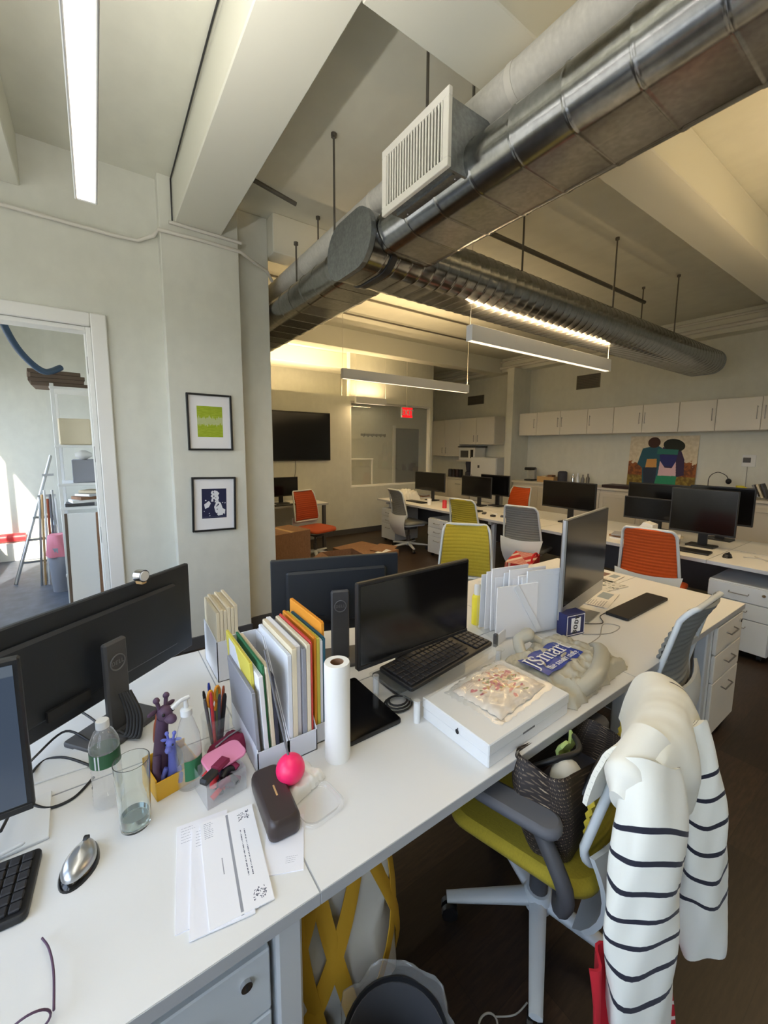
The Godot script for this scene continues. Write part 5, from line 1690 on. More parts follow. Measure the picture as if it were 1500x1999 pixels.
func soft_goods() -> void:
	var o := thing("striped_sweater", "cream sweater with navy stripes hung over the chair back", "sweater")
	var b := MB.new()
	var rows := []
	var f := FastNoiseLite.new(); f.seed = 4; f.frequency = 5.0
	# the body lies over the chair back: down the front a little, over the top rail, down behind
	var turn := X(Vector3(1.19, 0, -.405), 15)
	var line := curve([Vector3(0, .75, -.085), Vector3(0, .85, -.065), Vector3(0, .93, -.035), Vector3(0, .96, .01), Vector3(0, .945, .055), Vector3(0, .885, .085), Vector3(0, .81, .09), Vector3(0, .73, .085)], 6)
	for i in line.size():
		var t := float(i) / (line.size() - 1)
		var r := PackedVector3Array()
		for j in 41:
			var u := j / 40.0
			var e := pow(absf(u - .5) * 2.0, 3.0)
			var x := lerpf(-.235 + .08 * smoothstep(.75, 1.0, t), .19, u)
			var fold := .007 * sin(u * 15.0 + t * 4.0) * smoothstep(.4, .8, t) + .005 * f.get_noise_2d(u * .4, t * .5)
			var y: float = line[i].y - .03 * e * smoothstep(.3, .5, t) * (1.0 - smoothstep(.6, 1.0, t)) + .006 * f.get_noise_2d(u * .5, 5.0)
			r.append(turn * Vector3(x * (1.0 - .06 * t), y, line[i].z * (1.0 - .55 * e * smoothstep(.4, .6, t)) - .03 * e * smoothstep(.5, .2, t) - .012 * smoothstep(.45, .2, t) + fold))
		rows.append(r)
	rows.reverse()
	b.sheet(rows, .012)
	for i in b.uv.size(): b.uv[i] = Vector2(b.uv[i].x, 1.0 - b.uv[i].y)
	part(o, "body", b, M.knit_body)
	# standing collar, flopped over at the near end of the rail
	b = MB.new()
	var col := []
	for k in 13:
		var t := k / 12.0
		var ring := PackedVector3Array()
		for j in 28:
			var a := TAU * j / 28
			var rr := .078 + .003 * sin(a * 3.0 + t * 2.0) + .008 * t - .05 * smoothstep(.72, 1.0, t)
			var c := Vector3(1.06, .905, -.375).lerp(Vector3(.90, .84, -.37), t)
			ring.append(c + Vector3(.05, .15, .99) * cos(a) * rr * .62 + Vector3(-.50, .86, .0) * sin(a) * rr * 1.1)
		col.append(ring)
	b.loft(col)
	part(o, "collar", b, M.knit_white)
	b = MB.new()
	sleeve(b, [Vector3(.985, .915, -.355), Vector3(.945, .80, -.318), Vector3(.915, .66, -.312), Vector3(.90, .535, -.305), Vector3(.905, .345, -.30), Vector3(.935, .10, -.29)], [.07, .09, .087, .082, .074, .058], .044, Vector3(.93, 0, .36), 0.0)
	part(o, "sleeve", b, M.knit_sleeve)
	b = MB.new()
	sleeve(b, [Vector3(1.235, .91, -.355), Vector3(1.225, .80, -.325), Vector3(1.20, .70, -.30), Vector3(1.185, .58, -.285), Vector3(1.20, .45, -.275), Vector3(1.22, .33, -.27)], [.04, .056, .062, .066, .07, .06], .036, Vector3(.93, 0, .36), 2.0)
	part(o, "sleeve", b, M.knit_sleeve_short)
	# red striped cloth under it
	o = thing("striped_cloth", "red and white striped cloth hanging low behind the chair", "cloth")
	for e in [[.80, .92, .50, .08, 0.0], [1.06, 1.19, .46, .02, 1.7]]:
		rows = []
		for i in 17:
			var t := i / 16.0
			var r := PackedVector3Array()
			for j in 13:
				var u := j / 12.0
				r.append(Vector3(lerpf(e[0], e[1], u) - .03 * t, lerpf(e[2], e[3], t), -.36 + .06 * t + .014 * sin(u * 9.0 + t * 4.0 + e[4])))
			rows.append(r)
		rows.reverse()
		b = MB.new(); b.sheet(rows, .006)
		part(o, "cloth_fall", b, M.red_stripe if e[4] > 0 else M.red_plain)
	# woven tote with things in it
	o = thing("woven_tote", "dark brown patterned tote bag standing on the yellow chair seat", "tote bag", X(Vector3(1.105, .472, -.605), 10))
	rows = []
	for i in 15:
		var t := i / 14.0
		var ring := MB.rring(.30 + .09 * sin(t * 1.9), .12 + .05 * sin(t * 2.4), .045, 0, 8)
		var q := PackedVector3Array()
		for p in ring:
			q.append(Vector3(p.x + .03 * t * t + .008 * sin(p.z * 40 + t * 9), .245 * t - .03 * t * t * sin(p.x * 9.0 + .6) + .006 * sin(p.x * 37.0), p.z + .03 * t * sin(p.x * 7.0)))
		rows.append(q)
	b = MB.new(); b.grid(rows, true); b.fan(rows[0], true)
	var inner := []
	for i in 8:
		var q := PackedVector3Array()
		for p in rows[14 - i]: q.append(Vector3(p.x * .965, p.y, p.z * .94))
		inner.append(q)
	b.grid(inner, true)
	part(o, "bag_body", b, M.woven_pattern)
	b = MB.new(); b.fan(inner[7])
	part(o, "lining", b, M.folder_dark)
	for s in [-1, 1]:
		b = MB.new(); b.tube(curve([Vector3(-.08, .20, s * .07), Vector3(-.05, .235, s * .05 + .03), Vector3(.02, .245, s * .03 + .05), Vector3(.09, .235, s * .05 + .03), Vector3(.11, .20, s * .07)], 6), .009, 8)
		part(o, "strap", b, M.black_plastic)
	b = MB.new(); b.ball(Vector3(-.05, .19, .01), Vector3(.055, .05, .045), 16)
	single("rolled_scarf", b, M.tote_white, "pale rolled scarf sticking out of the woven tote", "scarf", X(Vector3(1.115, .472, -.605), 10))
	b = MB.new()
	rows = []
	for i in 9:
		var r := PackedVector3Array()
		for j in 9: r.append(Vector3(.0 + .012 * j, .17 + .009 * i + .01 * sin(j * .9), -.03 + .01 * sin(i * .8 + j * .5)))
		rows.append(r)
	b.sheet(rows, .01)
	single("green_cloth", b, M.skin_green, "folded pale green cloth tucked in the woven tote", "cloth", X(Vector3(1.105, .472, -.595), 10))
	# yellow and white tote on the floor under the bench
	o = thing("woven_sack", "white woven sack with broad yellow straps under the bench", "sack", X(Vector3(.465, 0, -.935), -12))
	rows = []
	for i in 17:
		var t := i / 16.0
		var ring := MB.rring(.30 + .06 * sin(t * 2.6), .2 + .07 * sin(t * 2.6), .07, 0, 8)
		var q := PackedVector3Array()
		for p in ring: q.append(Vector3(p.x * (1.0 - .25 * t * t) + .014 * sin(p.z * 31.0 + t * 13.0) + .006 * sin(p.x * 60.0 + t * 19.0), .58 * t + .03 * sin(p.x * 23.0 + p.z * 17.0) * t, p.z * (1.0 - .3 * t * t) + .014 * sin(p.x * 27.0 + t * 12.0)))
		rows.append(q)
	b = MB.new(); b.loft(rows)
	part(o, "sack_body", b, M.tote_white)
	for e in [[0.2, .9], [1.3, .7], [1.8, .5], [2.3, -1.1], [1.3, -.9], [2.6, -.7], [3.4, .9], [4.3, -.9], [4.9, .8], [5.7, -.6]]:
		var pts := []
		for k in 14:
			var t := k / 13.0
			var a: float = e[0] + e[1] * t
			var w := (.30 + .06 * sin(t * 2.6)) / 2 * (1.0 - .25 * t * t)
			var d := (.2 + .07 * sin(t * 2.6)) / 2 * (1.0 - .3 * t * t)
			var cx := cos(a)
			var cz := sin(a)
			var k2 := 1.0 / pow(pow(absf(cx), 3.4) + pow(absf(cz), 3.4), 1 / 3.4)
			pts.append([Vector3(cx * w * k2, .03 + .55 * t, cz * d * k2), Vector3(-cz, .15, cx).normalized(), Vector3(cx, 0, cz)])
		rows = []
		for p in pts: rows.append(PackedVector3Array([p[0] + p[1] * -.022 + p[2] * .024, p[0] + p[2] * .030, p[0] + p[1] * .022 + p[2] * .024]))
		b = MB.new(); b.sheet(rows, -.003)
		part(o, "yellow_band", b, M.yellow_strap)
	# waste bin with a clear liner
	o = thing("waste_bin", "dark round waste bin with a clear liner under the bench", "bin", Vector3(.46, -.0, -.60))
	b = MB.new(); b.lathe([Vector2(0, 0), Vector2(.095, 0), Vector2(.118, .29), Vector2(.122, .295), Vector2(.114, .295), Vector2(.092, .01), Vector2(0, .01)], 36)
	part(o, "bin", b, M.stand_grey)
	b = MB.new()
	rows = []
	for i in 7:
		var t := i / 6.0
		var ring := PackedVector3Array()
		for j in 40:
			var a := TAU * j / 40
			var rr := .122 + .010 * sin(a * 9.0 + t * 2.0) * t + .012 * t
			ring.append(Vector3(cos(a) * rr, .25 + .09 * sin(t * PI * .7) + .015 * sin(a * 7.0) * t, -sin(a) * rr))
		rows.append(ring)
	b.grid(rows, true)
	part(o, "liner", b, M.film)
	b = MB.new(); b.lathe([Vector2(.119, .285), Vector2(.125, .29), Vector2(.125, .302), Vector2(.119, .305), Vector2(.116, .295)], 36)
	part(o, "rim", b, M.black_plastic)
	# small things on the dark floor under the bench
	b = MB.new()
	var lp := []
	for k in 21: lp.append(Vector3(cos(TAU * k / 20) * .03, .004, sin(TAU * k / 20) * .022))
	b.tube(lp, .003, 6, false)
	b.tube(curve([Vector3(.03, .004, 0), Vector3(.08, .004, .03), Vector3(.13, .006, .035)], 5), .0025, 6)
	single("charging_cord", b, M.cable_grey, "thin looped cord lying on the dark floor under the bench", "cable", Vector3(.80, 0, -.62))
	# striped bag beyond the bench
	o = thing("striped_bag", "red and white striped bag standing behind the bench", "bag", X(Vector3(3.62, 0, -2.62), 20))
	rows = []
	for i in 9:
		var t := i / 8.0
		var ring := MB.rring(.52 + .05 * sin(t * 3), .26, .06, 0, 6)
		var q := PackedVector3Array()
		for p in ring: q.append(Vector3(p.x, .47 * t + .03 * sin(p.x * 12.0) * t, p.z + .01 * sin(p.x * 20.0)))
		rows.append(q)
	b = MB.new(); b.loft(rows)
	part(o, "bag_body", b, M.red_vertical)
	b = MB.new(); b.tube(curve([Vector3(-.12, .42, .12), Vector3(-.08, .52, .12), Vector3(.08, .52, .12), Vector3(.12, .42, .12)], 6), .01, 8)
	part(o, "strap", b, M.red_plain)

# ---------------------------------------------------------------- far side of the office
func far_monitor(label: String, x: float, z0: float, z1: float, y0: float, y1: float, base := true) -> void:
	monitor(label, Vector3(x, DT, (z0 + z1) / 2), -90, absf(z1 - z0), y1 - y0, y0 - DT, "black_plastic", false, "black_gloss", .22, "monitors of the far bench")

func far_side() -> void:
	far_monitor("black monitor at the partition end of the far bench", 4.62, -5.62, -4.86, .90, 1.212)
	far_monitor("twin monitor on the partition side before the refrigerator", 4.80, -4.66, -4.05, .87, 1.19)
	far_monitor("twin monitor on the counter side before the refrigerator", 5.02, -4.46, -3.90, .90, 1.215)
	far_monitor("black monitor standing below the coffee things", 4.62, -3.07, -2.39, .905, 1.23)
	far_monitor("low dark monitor half hidden by the white paper cone", 4.62, -2.08, -1.60, .90, 1.13)
	far_monitor("dark monitor in front of the painting", 5.0, -2.22, -1.62, .95, 1.25)
	far_monitor("large black monitor above the curved keyboard", 4.52, -1.61, -1.10, .855, 1.265)
	far_monitor("dark monitor edge showing beyond the large one", 5.0, -1.62, -1.10, .90, 1.265)
	monitor("dark monitor on the small desk below the wall screen", Vector3(2.36, DT, -6.2), 6, .52, .30, .12, "black_plastic", false)
	keyboard("curved black keyboard before the large far monitor", X(Vector3(4.22, DT, -1.42), -86), .46, .15, "black_plastic", false)
	keyboard("black keyboard before the monitor at the partition end", X(Vector3(4.28, DT, -5.2), -90), .42, .14, "black_plastic", false)
	keyboard("black keyboard before the twin monitors", X(Vector3(4.35, DT, -4.1), -88), .42, .14, "black_plastic", false)
	keyboard("black keyboard on the small desk below the wall screen", X(Vector3(2.36, DT, -5.99), 2), .44, .14, "black_plastic", false)
	mouse("black mouse beside the curved keyboard", X(Vector3(4.25, DT, -1.08), -90), "black_plastic")
	# far desk bits
	var b := MB.new(); b.lathe([Vector2(0, 0), Vector2(.033, 0), Vector2(.033, .11), Vector2(.028, .118), Vector2(0, .118)], 18)
	single("drink_can", b, M.red_can, "red drink can on the far bench", "can", Vector3(4.2, DT, -4.45))
	b = MB.new(); b.lathe([Vector2(0, 0), Vector2(.03, 0), Vector2(.036, .095), Vector2(.033, .095), Vector2(.028, .006), Vector2(0, .006)], 18)
	single("paper_cup", b, M.tissue, "white paper cup beside the keyboard at the partition end", "cup", Vector3(4.25, DT, -4.85))
	b = MB.new(); b.prism(PackedVector2Array([Vector2(-.12, 0), Vector2(.1, 0), Vector2(.1, .17), Vector2(.02, .19)]), .12, Transform3D(Basis(Vector3(0, 0, 1), Vector3.UP, Vector3(-1, 0, 0)), Vector3.ZERO))
	single("paper_cone", b, M.tissue, "white folded paper standing behind the orange chair", "paper", X(Vector3(4.42, DT + .0, -1.78), 0))
	var r := RandomNumberGenerator.new(); r.seed = 15
	for e in [[4.3, -1.9, 3, "pile of mixed papers behind the orange chair"], [4.42, -1.62, 5, "pile of books and papers by the large far monitor"], [4.38, -3.25, 4, "pile of papers beside the grey chair's monitor"], [4.82, -5.72, 3, "pile of white parcels at the end of the far bench"]]:
		var o := thing("paper_pile", e[3], "papers", X(Vector3(e[0], DT, e[1]), 10))
		for k in e[2]:
			b = MB.new(); b.t = X(Vector3(0, .006 + k * .018, 0), r.randf_range(-20, 20)); b.cbox(Vector3.ZERO, Vector3(.2, .012 + .005 * (k % 2), .26), .001)
			part(o, "bundle", b, [M.paper, M.card_brown, M.folder_grey, M.paper_cream][k % 4])
	var o := thing("crumpled_paper", "heap of white crumpled packing paper on the end of the far bench", "paper", Vector3(4.35, DT, -5.62))
	part(o, "paper", crumple(.4, .42, .12, .06, 33), M.tissue)
	for k in 6:
		b = MB.new(); b.cbox(Vector3(0, .012, 0), Vector3(.06 + .02 * (k % 3), .024, .05), .004)
		single("desk_gadget", b, [M.black_plastic, M.stand_grey, M.white_plastic][k % 3], "small gadget scattered before the twin monitors", "gadget", X(Vector3(4.2 + .08 * (k % 3), DT, -3.86 + .11 * k), 30 * k), "gadgets before the twin monitors")
	cable("thin pale cable lying past the large far monitor", [Vector3(4.35, DT + .004, -1.0), Vector3(4.4, DT + .004, -.9), Vector3(4.3, DT + .004, -.8), Vector3(4.45, DT + .004, -.95)], .004, "cable_grey")
	# wall screen
	o = thing("wall_screen", "large black screen mounted on the partition", "screen", Vector3(2.8, 1.8, -6.6))
	part(o, "cabinet", bx(Vector3(0, 0, .03), Vector3(1.2, .82, .05), .006), M.black_plastic)
	part(o, "panel", bx(Vector3(0, 0, .0565), Vector3(1.17, .78, .003)), M.black_gloss)
	part(o, "bracket", bx(Vector3(0, 0, .003), Vector3(.5, .3, .005)), M.steel_dark)
	cable("grey cable hanging below the wall screen", [Vector3(2.75, 1.4, -6.585), Vector3(2.76, 1.25, -6.585), Vector3(2.72, 1.05, -6.585)], .006, "cable_grey")
	# exit sign
	o = thing("exit_sign", "red illuminated exit sign hanging before the partition window", "sign", Vector3(5.02, 2.30, -6.45))
	part(o, "case", bx(Vector3(0, 0, 0), Vector3(.26, .2, .04), .006), M.white_plastic)
	part(o, "plate", bx(Vector3(0, 0, .021), Vector3(.25, .19, .004)), M.exit_red)
	letters(o, "lettering", "EXIT", .15, X(Vector3(0, 0, .0235)), M.paper, "Droid Sans", true)
	b = MB.new(); b.cyl(Vector3(0, .1, 0), Vector3(0, 1.2, 0), .006, 6)
	part(o, "stem", b, M.conduit)
	# coat hooks and dark door seen through the partition window
	o = thing("coat_rack", "row of coat hooks on the wall seen through the partition window", "coat rack", Vector3(5.5, 1.92, -8.38))
	part(o, "rail", bx(Vector3(0, 0, .01), Vector3(.7, .05, .02), .003), M.rod)
	for k in 6:
		b = MB.new(); b.tube(curve([Vector3(-.3 + k * .12, .0, .02), Vector3(-.3 + k * .12, -.04, .05), Vector3(-.3 + k * .12, -.03, .09), Vector3(-.3 + k * .12, .03, .10)], 4), .008, 7)
		part(o, "hook", b, M.steel_dark)
	var d := Node3D.new(); d.name = "door_2"; add_child(d); d.set_meta("kind", "structure")
	part(d, "leaf", span(Vector3(6.15, 0, -8.378), Vector3(6.9, 2.1, -8.34), .004), M.stand_grey)
	part(d, "casing", span(Vector3(6.08, 0, -8.378), Vector3(6.15, 2.17, -8.33), .004), M.trim_paint)
	# counter things
	var CT := .976
	o = thing("coffee_machine", "small black coffee machine at the stub end of the counter", "coffee machine", Vector3(7.2, CT, -5.12))
	part(o, "base", bx(Vector3(0, .015, 0), Vector3(.2, .03, .16), .004), M.black_plastic)
	part(o, "back_tower", bx(Vector3(.06, .14, 0), Vector3(.09, .24, .15), .01), M.silver)
	part(o, "brew_head", bx(Vector3(-.02, .24, 0), Vector3(.2, .06, .15), .012), M.black_plastic)
	b = MB.new(); b.lathe([Vector2(0, .03), Vector2(.04, .03), Vector2(.045, .11), Vector2(.042, .11), Vector2(.037, .036), Vector2(0, .036)], 16)
	part(o, "jug", b, M.glass)
	o = thing("wooden_crate", "low wooden tray of packets beside the coffee machine", "tray", Vector3(7.2, CT, -4.72))
	b = MB.new()
	b.box(Vector3(0, .008, 0), Vector3(.2, .016, .36))
	for s in [-1, 1]:
		b.box(Vector3(s * .096, .06, 0), Vector3(.008, .09, .36)); b.box(Vector3(0, .06, s * .176), Vector3(.184, .09, .008))
	part(o, "tray", b, M.gold)
	part(o, "packet", bx(Vector3(0, .07, -.06), Vector3(.12, .1, .1), .004), M.paper_cream)
	part(o, "packet", bx(Vector3(0, .08, .07), Vector3(.12, .12, .1), .004), M.card_brown)
	o = thing("grinder", "dark blue canister on the counter beside the tray", "canister", Vector3(7.2, CT, -4.42))
	b = MB.new(); b.lathe([Vector2(0, 0), Vector2(.085, 0), Vector2(.085, .2), Vector2(.06, .225), Vector2(0, .23)], 20)
	part(o, "body", b, M.folder_dark)
	for k in 4:
		b = MB.new(); b.lathe([Vector2(0, 0), Vector2(.028, 0), Vector2(.03, .10 + .02 * (k % 2)), Vector2(.012, .14 + .02 * (k % 2)), Vector2(.012, .18 + .02 * (k % 2)), Vector2(0, .18 + .02 * (k % 2))], 14)
		single("glass_bottle", b, [M.chrome, M.sleeve_white, M.grey_plastic, M.rod][k], ["steel flask beside the dark canister", "white bottle among the flasks on the counter", "grey flask among the bottles on the counter", "brown bottle at the end of the row of flasks"][k], "bottle", Vector3(7.22, CT, -4.22 + k * .095), "bottles on the counter")
	for e in [[-3.55, -3.1, "black serving tray below the painting's left edge"], [-2.15, -1.62, "dark serving tray below the wall tablet"]]:
		b = MB.new(); b.cbox(Vector3(0, .025, 0), Vector3(.36, .05, e[1] - e[0]), .006)
		single("serving_tray", b, M.plum_dark, e[2], "tray", Vector3(7.14, CT, (e[0] + e[1]) / 2), "dark trays on the counter")
	o = thing("canvas_picture", "colourful canvas of two figures with packs leaning on the wall", "picture", X(Vector3(7.40, CT, -2.86), -90, -3))
	part(o, "stretcher", bx(Vector3(0, .43, -.014), Vector3(.98, .86, .022), .003), M.trim_paint)
	part(o, "canvas", bx(Vector3(0, .43, 0), Vector3(.98, .86, .006)), M.print_canvas)
	o = thing("wall_tablet", "small white wall tablet with a dark screen above the counter", "tablet", Vector3(7.445, 1.47, -1.77))
	part(o, "plate", bx(Vector3(-.006, 0, 0), Vector3(.012, .165, .15), .003), M.white_plastic)
	part(o, "screen", bx(Vector3(-.0135, .01, -.02), Vector3(.003, .07, .085)), M.stand_grey)
	b = MB.new(); b.tube([Vector3(-.006, -.08, -.01), Vector3(-.006, -.34, -.01), Vector3(-.006, -.48, .02)], .004, 6)
	part(o, "cord", b, M.cable_grey)
	o = thing("gooseneck_lamp", "thin gooseneck lamp with a black head on the dark tray", "lamp", Vector3(7.15, CT + .05, -2.12))
	b = MB.new(); b.tube(curve([Vector3(0, 0, 0), Vector3(0, .2, .0), Vector3(0, .28, .09), Vector3(0, .24, .19), Vector3(0, .18, .22)], 6), .005, 7)
	part(o, "neck", b, M.steel_dark)
	b = MB.new(); b.ball(Vector3(0, .16, .225), Vector3(.035, .04, .035), 12)
	part(o, "head", b, M.black_plastic)
	part(o, "foot", bx(Vector3(0, .005, 0), Vector3(.1, .01, .1), .003), M.steel_dark)
	o = thing("yellow_mug", "yellow mug on the dark tray", "mug", Vector3(7.14, CT + .05, -1.76))
	b = MB.new(); b.lathe([Vector2(0, 0), Vector2(.045, 0), Vector2(.047, .11), Vector2(.043, .11), Vector2(.041, .008), Vector2(0, .008)], 18)
	part(o, "cup", b, M.lemon)
	b = MB.new(); b.tube(curve([Vector3(0, .09, .045), Vector3(0, .08, .075), Vector3(0, .03, .075), Vector3(0, .02, .045)], 4), .007, 7)
	part(o, "handle", b, M.lemon)
	for k in 7:
		b = MB.new(); b.t = X(Vector3.ZERO, 0, -22 if k < 3 else 0); b.cbox(Vector3(0, .1, 0), Vector3(.15, .17 + .02 * (k % 3), .022), .002)
		single("book", b, [M.folder_grey, M.paper_cream, M.stand_grey, M.sleeve_white, M.folder_dark, M.paper, M.folder_grey][k], "slim book standing at the end of the counter past the mug", "book", Vector3(7.2, CT + (.012 if k < 3 else .003), -1.56 + k * .045 + (.05 if k >= 3 else 0.0)), "books at the end of the counter")
	# kitchen counter things
	for k in 4:
		b = MB.new(); b.lathe([Vector2(0, 0), Vector2(.05, 0), Vector2(.05, .16 + .02 * (k % 2)), Vector2(.04, .19), Vector2(0, .19)], 16)
		single("tin", b, [M.stand_grey, M.case_brown, M.plum_dark, M.black_plastic][k], ["grey tin on the kitchen counter", "brown tin on the kitchen counter", "dark red tin on the kitchen counter", "black tin on the kitchen counter"][k], "tin", Vector3(7.1, .926, -7.35 + k * .12), "tins on the kitchen counter")
	o = thing("blender", "tall dark blue blender beside the refrigerator", "blender", Vector3(7.08, .926, -6.72))
	b = MB.new(); b.lathe([Vector2(0, 0), Vector2(.085, 0), Vector2(.075, .14), Vector2(.05, .16), Vector2(.075, .34), Vector2(.07, .385), Vector2(0, .385)], 20)
	part(o, "body", b, M.folder_dark)
	# cardboard
	o = thing("cardboard_box", "tall brown cardboard box behind the dark monitor", "box", X(Vector3(1.72, 0, -4.55), 14))
	part(o, "carton", bx(Vector3(0, .33, 0), Vector3(.5, .66, .42), .004), M.card_brown)
	part(o, "tape", bx(Vector3(0, .6605, 0), Vector3(.05, .001, .42)), M.gold)
	o = thing("cardboard_box", "open brown cardboard box beside the tall one", "box", X(Vector3(2.30, 0, -4.15), -6))
	b = MB.new()
	for s in [-1, 1]:
		b.box(Vector3(s * .2, .19, 0), Vector3(.006, .38, .36)); b.box(Vector3(0, .19, s * .18), Vector3(.40, .38, .006))
	b.box(Vector3(0, .003, 0), Vector3(.4, .006, .36))
	part(o, "carton", b, M.card_brown)
	for s in [-1, 1]:
		b = MB.new(); b.t = X(Vector3(s * .2, .38, 0), 0, 0, s * 60.0 - (90.0 if s > 0 else -90.0)); b.box(Vector3(s * .09, 0, 0), Vector3(.18, .006, .36))
		part(o, "flap", b, M.card_brown)
	o = thing("flat_carton", "flattened brown carton lying on the floor beyond the boxes", "box", X(Vector3(3.25, 0, -5.15), 12))
	part(o, "carton", bx(Vector3(0, .05, 0), Vector3(.62, .10, .8), .004), M.card_brown)
	b = MB.new(); b.t = X(Vector3(.2, .105, .2), 25, 4); b.box(Vector3(0, 0, 0), Vector3(.45, .006, .3))
	part(o, "flap", b, M.card_brown)
	b = MB.new(); b.box(Vector3(.05, .103, .32), Vector3(.25, .004, .1))
	part(o, "paper_sheet", b, M.paper)
	# framed pictures on the column
	for e in [[.744, 1.805, 0.0, "print_green", "black framed print of green brush strokes on the column"], [.748, 1.165, -1.5, "print_navy", "black framed navy and white print below the green one"]]:
		o = thing("framed_picture", e[4], "picture", X(Vector3(e[0], e[1], -3.449), 0, 0, e[2]), "framed pictures on the column")
		b = MB.new()
		for s in [-1, 1]:
			b.cbox(Vector3(s * .157, 0, .012), Vector3(.014, .43, .024), .002); b.cbox(Vector3(0, s * .208, .012), Vector3(.30, .014, .024), .002)
		part(o, "frame", b, M.black_plastic)
		part(o, "mount", bx(Vector3(0, 0, .006), Vector3(.302, .404, .006)), M.paper)
		part(o, "print", bx(Vector3(0, .005, .0095), Vector3(.185, .235, .001)), M[e[3]])

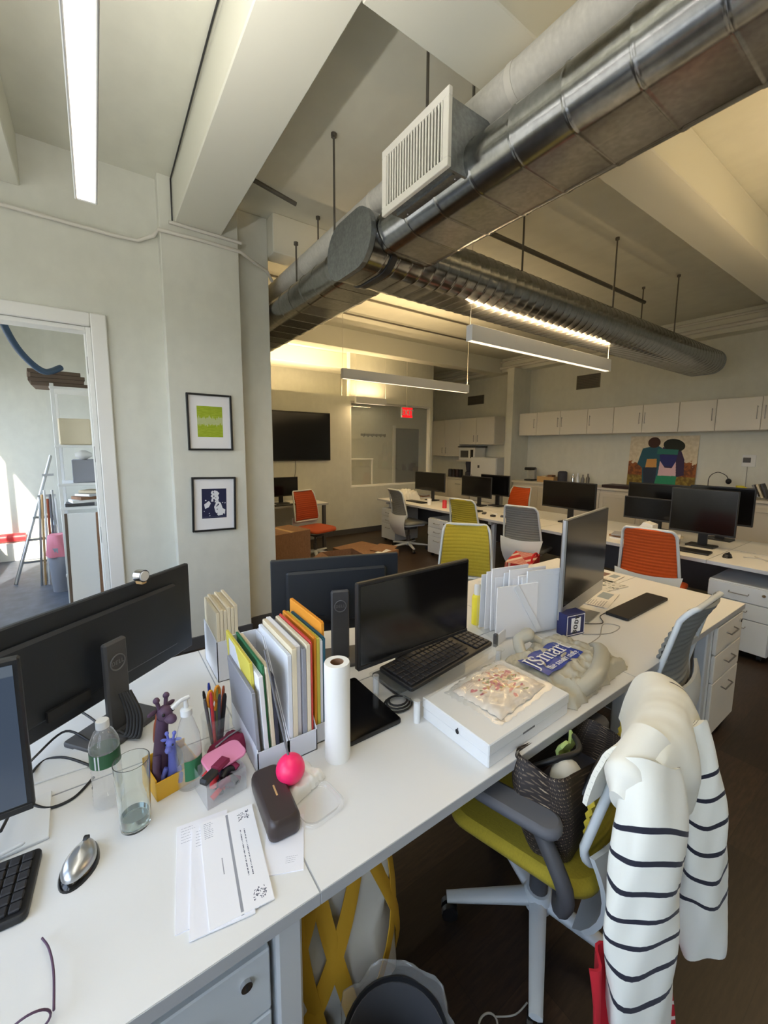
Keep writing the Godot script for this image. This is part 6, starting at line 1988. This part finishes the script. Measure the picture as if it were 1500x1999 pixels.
# ---------------------------------------------------------------- the store room behind the doorway
func store_room() -> void:
	var o := thing("storage_shelf", "white storage shelving seen through the doorway", "shelving", Vector3(-.02, .012, -5.4))
	for e in [[-.28, .24], [.28, .24], [-.28, -.24], [.28, -.24]]: part(o, "upright", bx(Vector3(e[0], 1.1, e[1]), Vector3(.03, 2.2, .03), .003), M.trim_paint)
	for y in [2.16, 1.6, 1.22, .98, .3]: part(o, "shelf", bx(Vector3(0, y, 0), Vector3(.6, .025, .52), .003), M.trim_paint)
	for k in 4:
		single("flat_box", bx(Vector3.ZERO, Vector3(.44 - .012 * k, .036, .38), .003), M.card_dark, ["lowest brown flat box of the stack on the store shelf", "second lowest brown flat box of the stack on the store shelf", "second highest brown flat box of the stack on the store shelf", "topmost brown flat box of the stack on the store shelf"][k], "box", X(Vector3(-.27 + .012 * (3 - k) - .02 * (k % 2), 2.205 + k * .038, -5.39), 2 * k), "flat boxes on the top shelf")
	single("storage_bin", bx(Vector3(0, .13, 0), Vector3(.26, .26, .34), .01), M.paper_cream, "cream storage bin on the second shelf of the store room", "bin", Vector3(-.15, 1.626, -5.36))
	single("spool", capsule(.05, .14), M.tissue, "white roll lying on top of the grey box in the store room", "roll", Vector3(-.1, 1.525, -5.3))
	single("grey_box", bx(Vector3(0, .115, 0), Vector3(.22, .23, .3), .004), M.folder_grey, "grey file box on the middle shelf of the store room", "box", Vector3(-.09, 1.246, -5.36))
	for k in 5:
		var b := MB.new(); b.t = X(Vector3.ZERO, 13 * k); b.cbox(Vector3(0, .015, 0), Vector3(.24 - .02 * k, .03, .2), .003)
		single("parts_box", b, [M.stand_grey, M.tissue, M.card_brown, M.silver, M.paper_cream][k], ["dark flat case in the clutter of the store shelf", "white carton in the clutter of the store shelf", "brown carton in the clutter of the store shelf", "metal case in the clutter of the store shelf", "cream packet in the clutter of the store shelf"][k], "box", Vector3(-.16 + .03 * k, 1.006 + .031 * k, -5.3), "clutter on the store shelf")
	o = thing("leaning_board", "white panel board with a brown edge leaning inside the doorway", "board", X(Vector3(-.14, .012, -4.72), -8, -4))
	part(o, "panel", bx(Vector3(-.01, .49, 0), Vector3(.22, .98, .03), .003), M.trim_paint)
	part(o, "edge", bx(Vector3(.112, .49, 0), Vector3(.024, .98, .034), .002), M.card_brown)
	part(o, "edge", bx(Vector3(-.13, .49, 0), Vector3(.022, .98, .034), .002), M.card_dark)
	# folded step ladder
	o = thing("step_ladder", "aluminium step ladder leaning in the bright store room", "ladder", Vector3(-.7, .012, -6.25))
	for e in [[-.15, .12], [.12, .26]]:
		var b := MB.new(); b.tube([Vector3(e[0], 0, 0), Vector3(e[1] + .12, 1.48, -.45)], .018, 8)
		part(o, "rail", b, M.silver)
	for k in 5:
		var t := .16 + .17 * k
		var b := MB.new(); b.box(Vector3(lerpf(-.015, .31, t), 1.48 * t, -.45 * t), Vector3(.22, .025, .07))
		part(o, "step", b, M.silver)
	for k in 7:
		var b := MB.new(); b.tube([Vector3(0, 0, 0), Vector3(.05 - .012 * k, 1.0 + .05 * (k % 3), -.02)], .012, 7)
		single("pole", b, [M.silver, M.gold, M.trim_paint, M.orange_brown, M.grey_plastic, M.silver, M.trim_paint][k], ["steel pole in the leaning bundle", "brass-coloured pole in the leaning bundle", "thin white pole in the leaning bundle", "wooden pole in the leaning bundle", "grey pole in the leaning bundle", "second steel pole in the leaning bundle", "broad white pole at the end of the leaning bundle"][k], "pole", Vector3(-.60 + .035 * k, .012, -6.05), "poles leaning in the store room")
	o = thing("pedal_bin", "grey bin with a pink bag in the store room", "bin", Vector3(-.40, .012, -5.72))
	var b := MB.new(); b.lathe([Vector2(0, 0), Vector2(.075, 0), Vector2(.10, .5), Vector2(0, .5)], 20)
	part(o, "bin", b, M.folder_grey)
	b = MB.new()
	var rows := []
	for i in 6:
		var t := i / 5.0
		var ring := PackedVector3Array()
		for j in 24:
			var a := TAU * j / 24
			var rr := (.108 + .012 * sin(a * 5.0 + t * 3.0)) * (1.0 - .3 * t * t)
			ring.append(Vector3(cos(a) * rr, .40 + .24 * t, -sin(a) * rr))
		rows.append(ring)
	b.loft(rows)
	part(o, "bag", b, M.blush)
	b = MB.new(); b.cyl(Vector3(-1.4, 0, 0), Vector3(-.88, 0, 0), .06, 16)
	single("foam_roll", b, M.red_can, "red foam roll lying on the ledge below the sunlit wall", "roll", Vector3(0, .33, -7.66))
	single("ledge", bx(Vector3(-1.05, .13, -7.66), Vector3(.9, .26, .16), .004), M.trim_paint, "low white ledge along the sunlit store room wall", "ledge")
	b = MB.new(); b.tube(curve([Vector3(-.62, 2.9, -4.9), Vector3(-.56, 2.62, -4.9), Vector3(-.47, 2.42, -4.95), Vector3(-.34, 2.30, -5.05), Vector3(-.22, 2.37, -5.2)], 7), .028, 10)
	single("blue_hose", b, M.hose_blue, "blue-grey hose sagging from the ceiling onto the brown boxes", "hose")

func extra_materials() -> void:
	var im := blank(256, 256, rgb(232, 230, 216))
	for k in 300:
		var t := k / 299.0
		var p := Vector2(222, 110).lerp(Vector2(214, 214), t)
		dot(im, p.x, p.y, 3.2, 3.2, rgb(30, 32, 48))
	printed("knit_body", im, .95)
	im = blank(16, 16, rgb(234, 232, 220))
	printed("knit_white", im, .95)
	im = blank(64, 1024, rgb(232, 232, 222))
	for k in 6: im.fill_rect(Rect2i(0, 200 + k * 104, 64, 17), rgb(30, 32, 48))
	printed("knit_sleeve_short", im, .95)
	im = blank(512, 64, rgb(176, 40, 44))
	for k in 16: im.fill_rect(Rect2i(k * 32, 0, 13, 64), rgb(216, 196, 186))
	printed("red_vertical", im, .9)
	mat("red_plain", rgb(190, 28, 44), .9)
	mat("plum_dark", rgb(52, 34, 36), .5)
	mat("hose_blue", rgb(58, 84, 112), .45)
	for n in ["knit_body", "knit_sleeve", "knit_white", "knit_sleeve_short"]:
		M[n].rim_enabled = true; M[n].rim = .25

func _ready() -> void:
	rng.seed = 11
	make_materials()
	view_and_light()
	room()
	lamps()
	ducts()
	conduits()
	make_prints()
	extra_materials()
	benches()
	cabinets()
	chairs()
	desk_items()
	soft_goods()
	far_side()
	store_room()
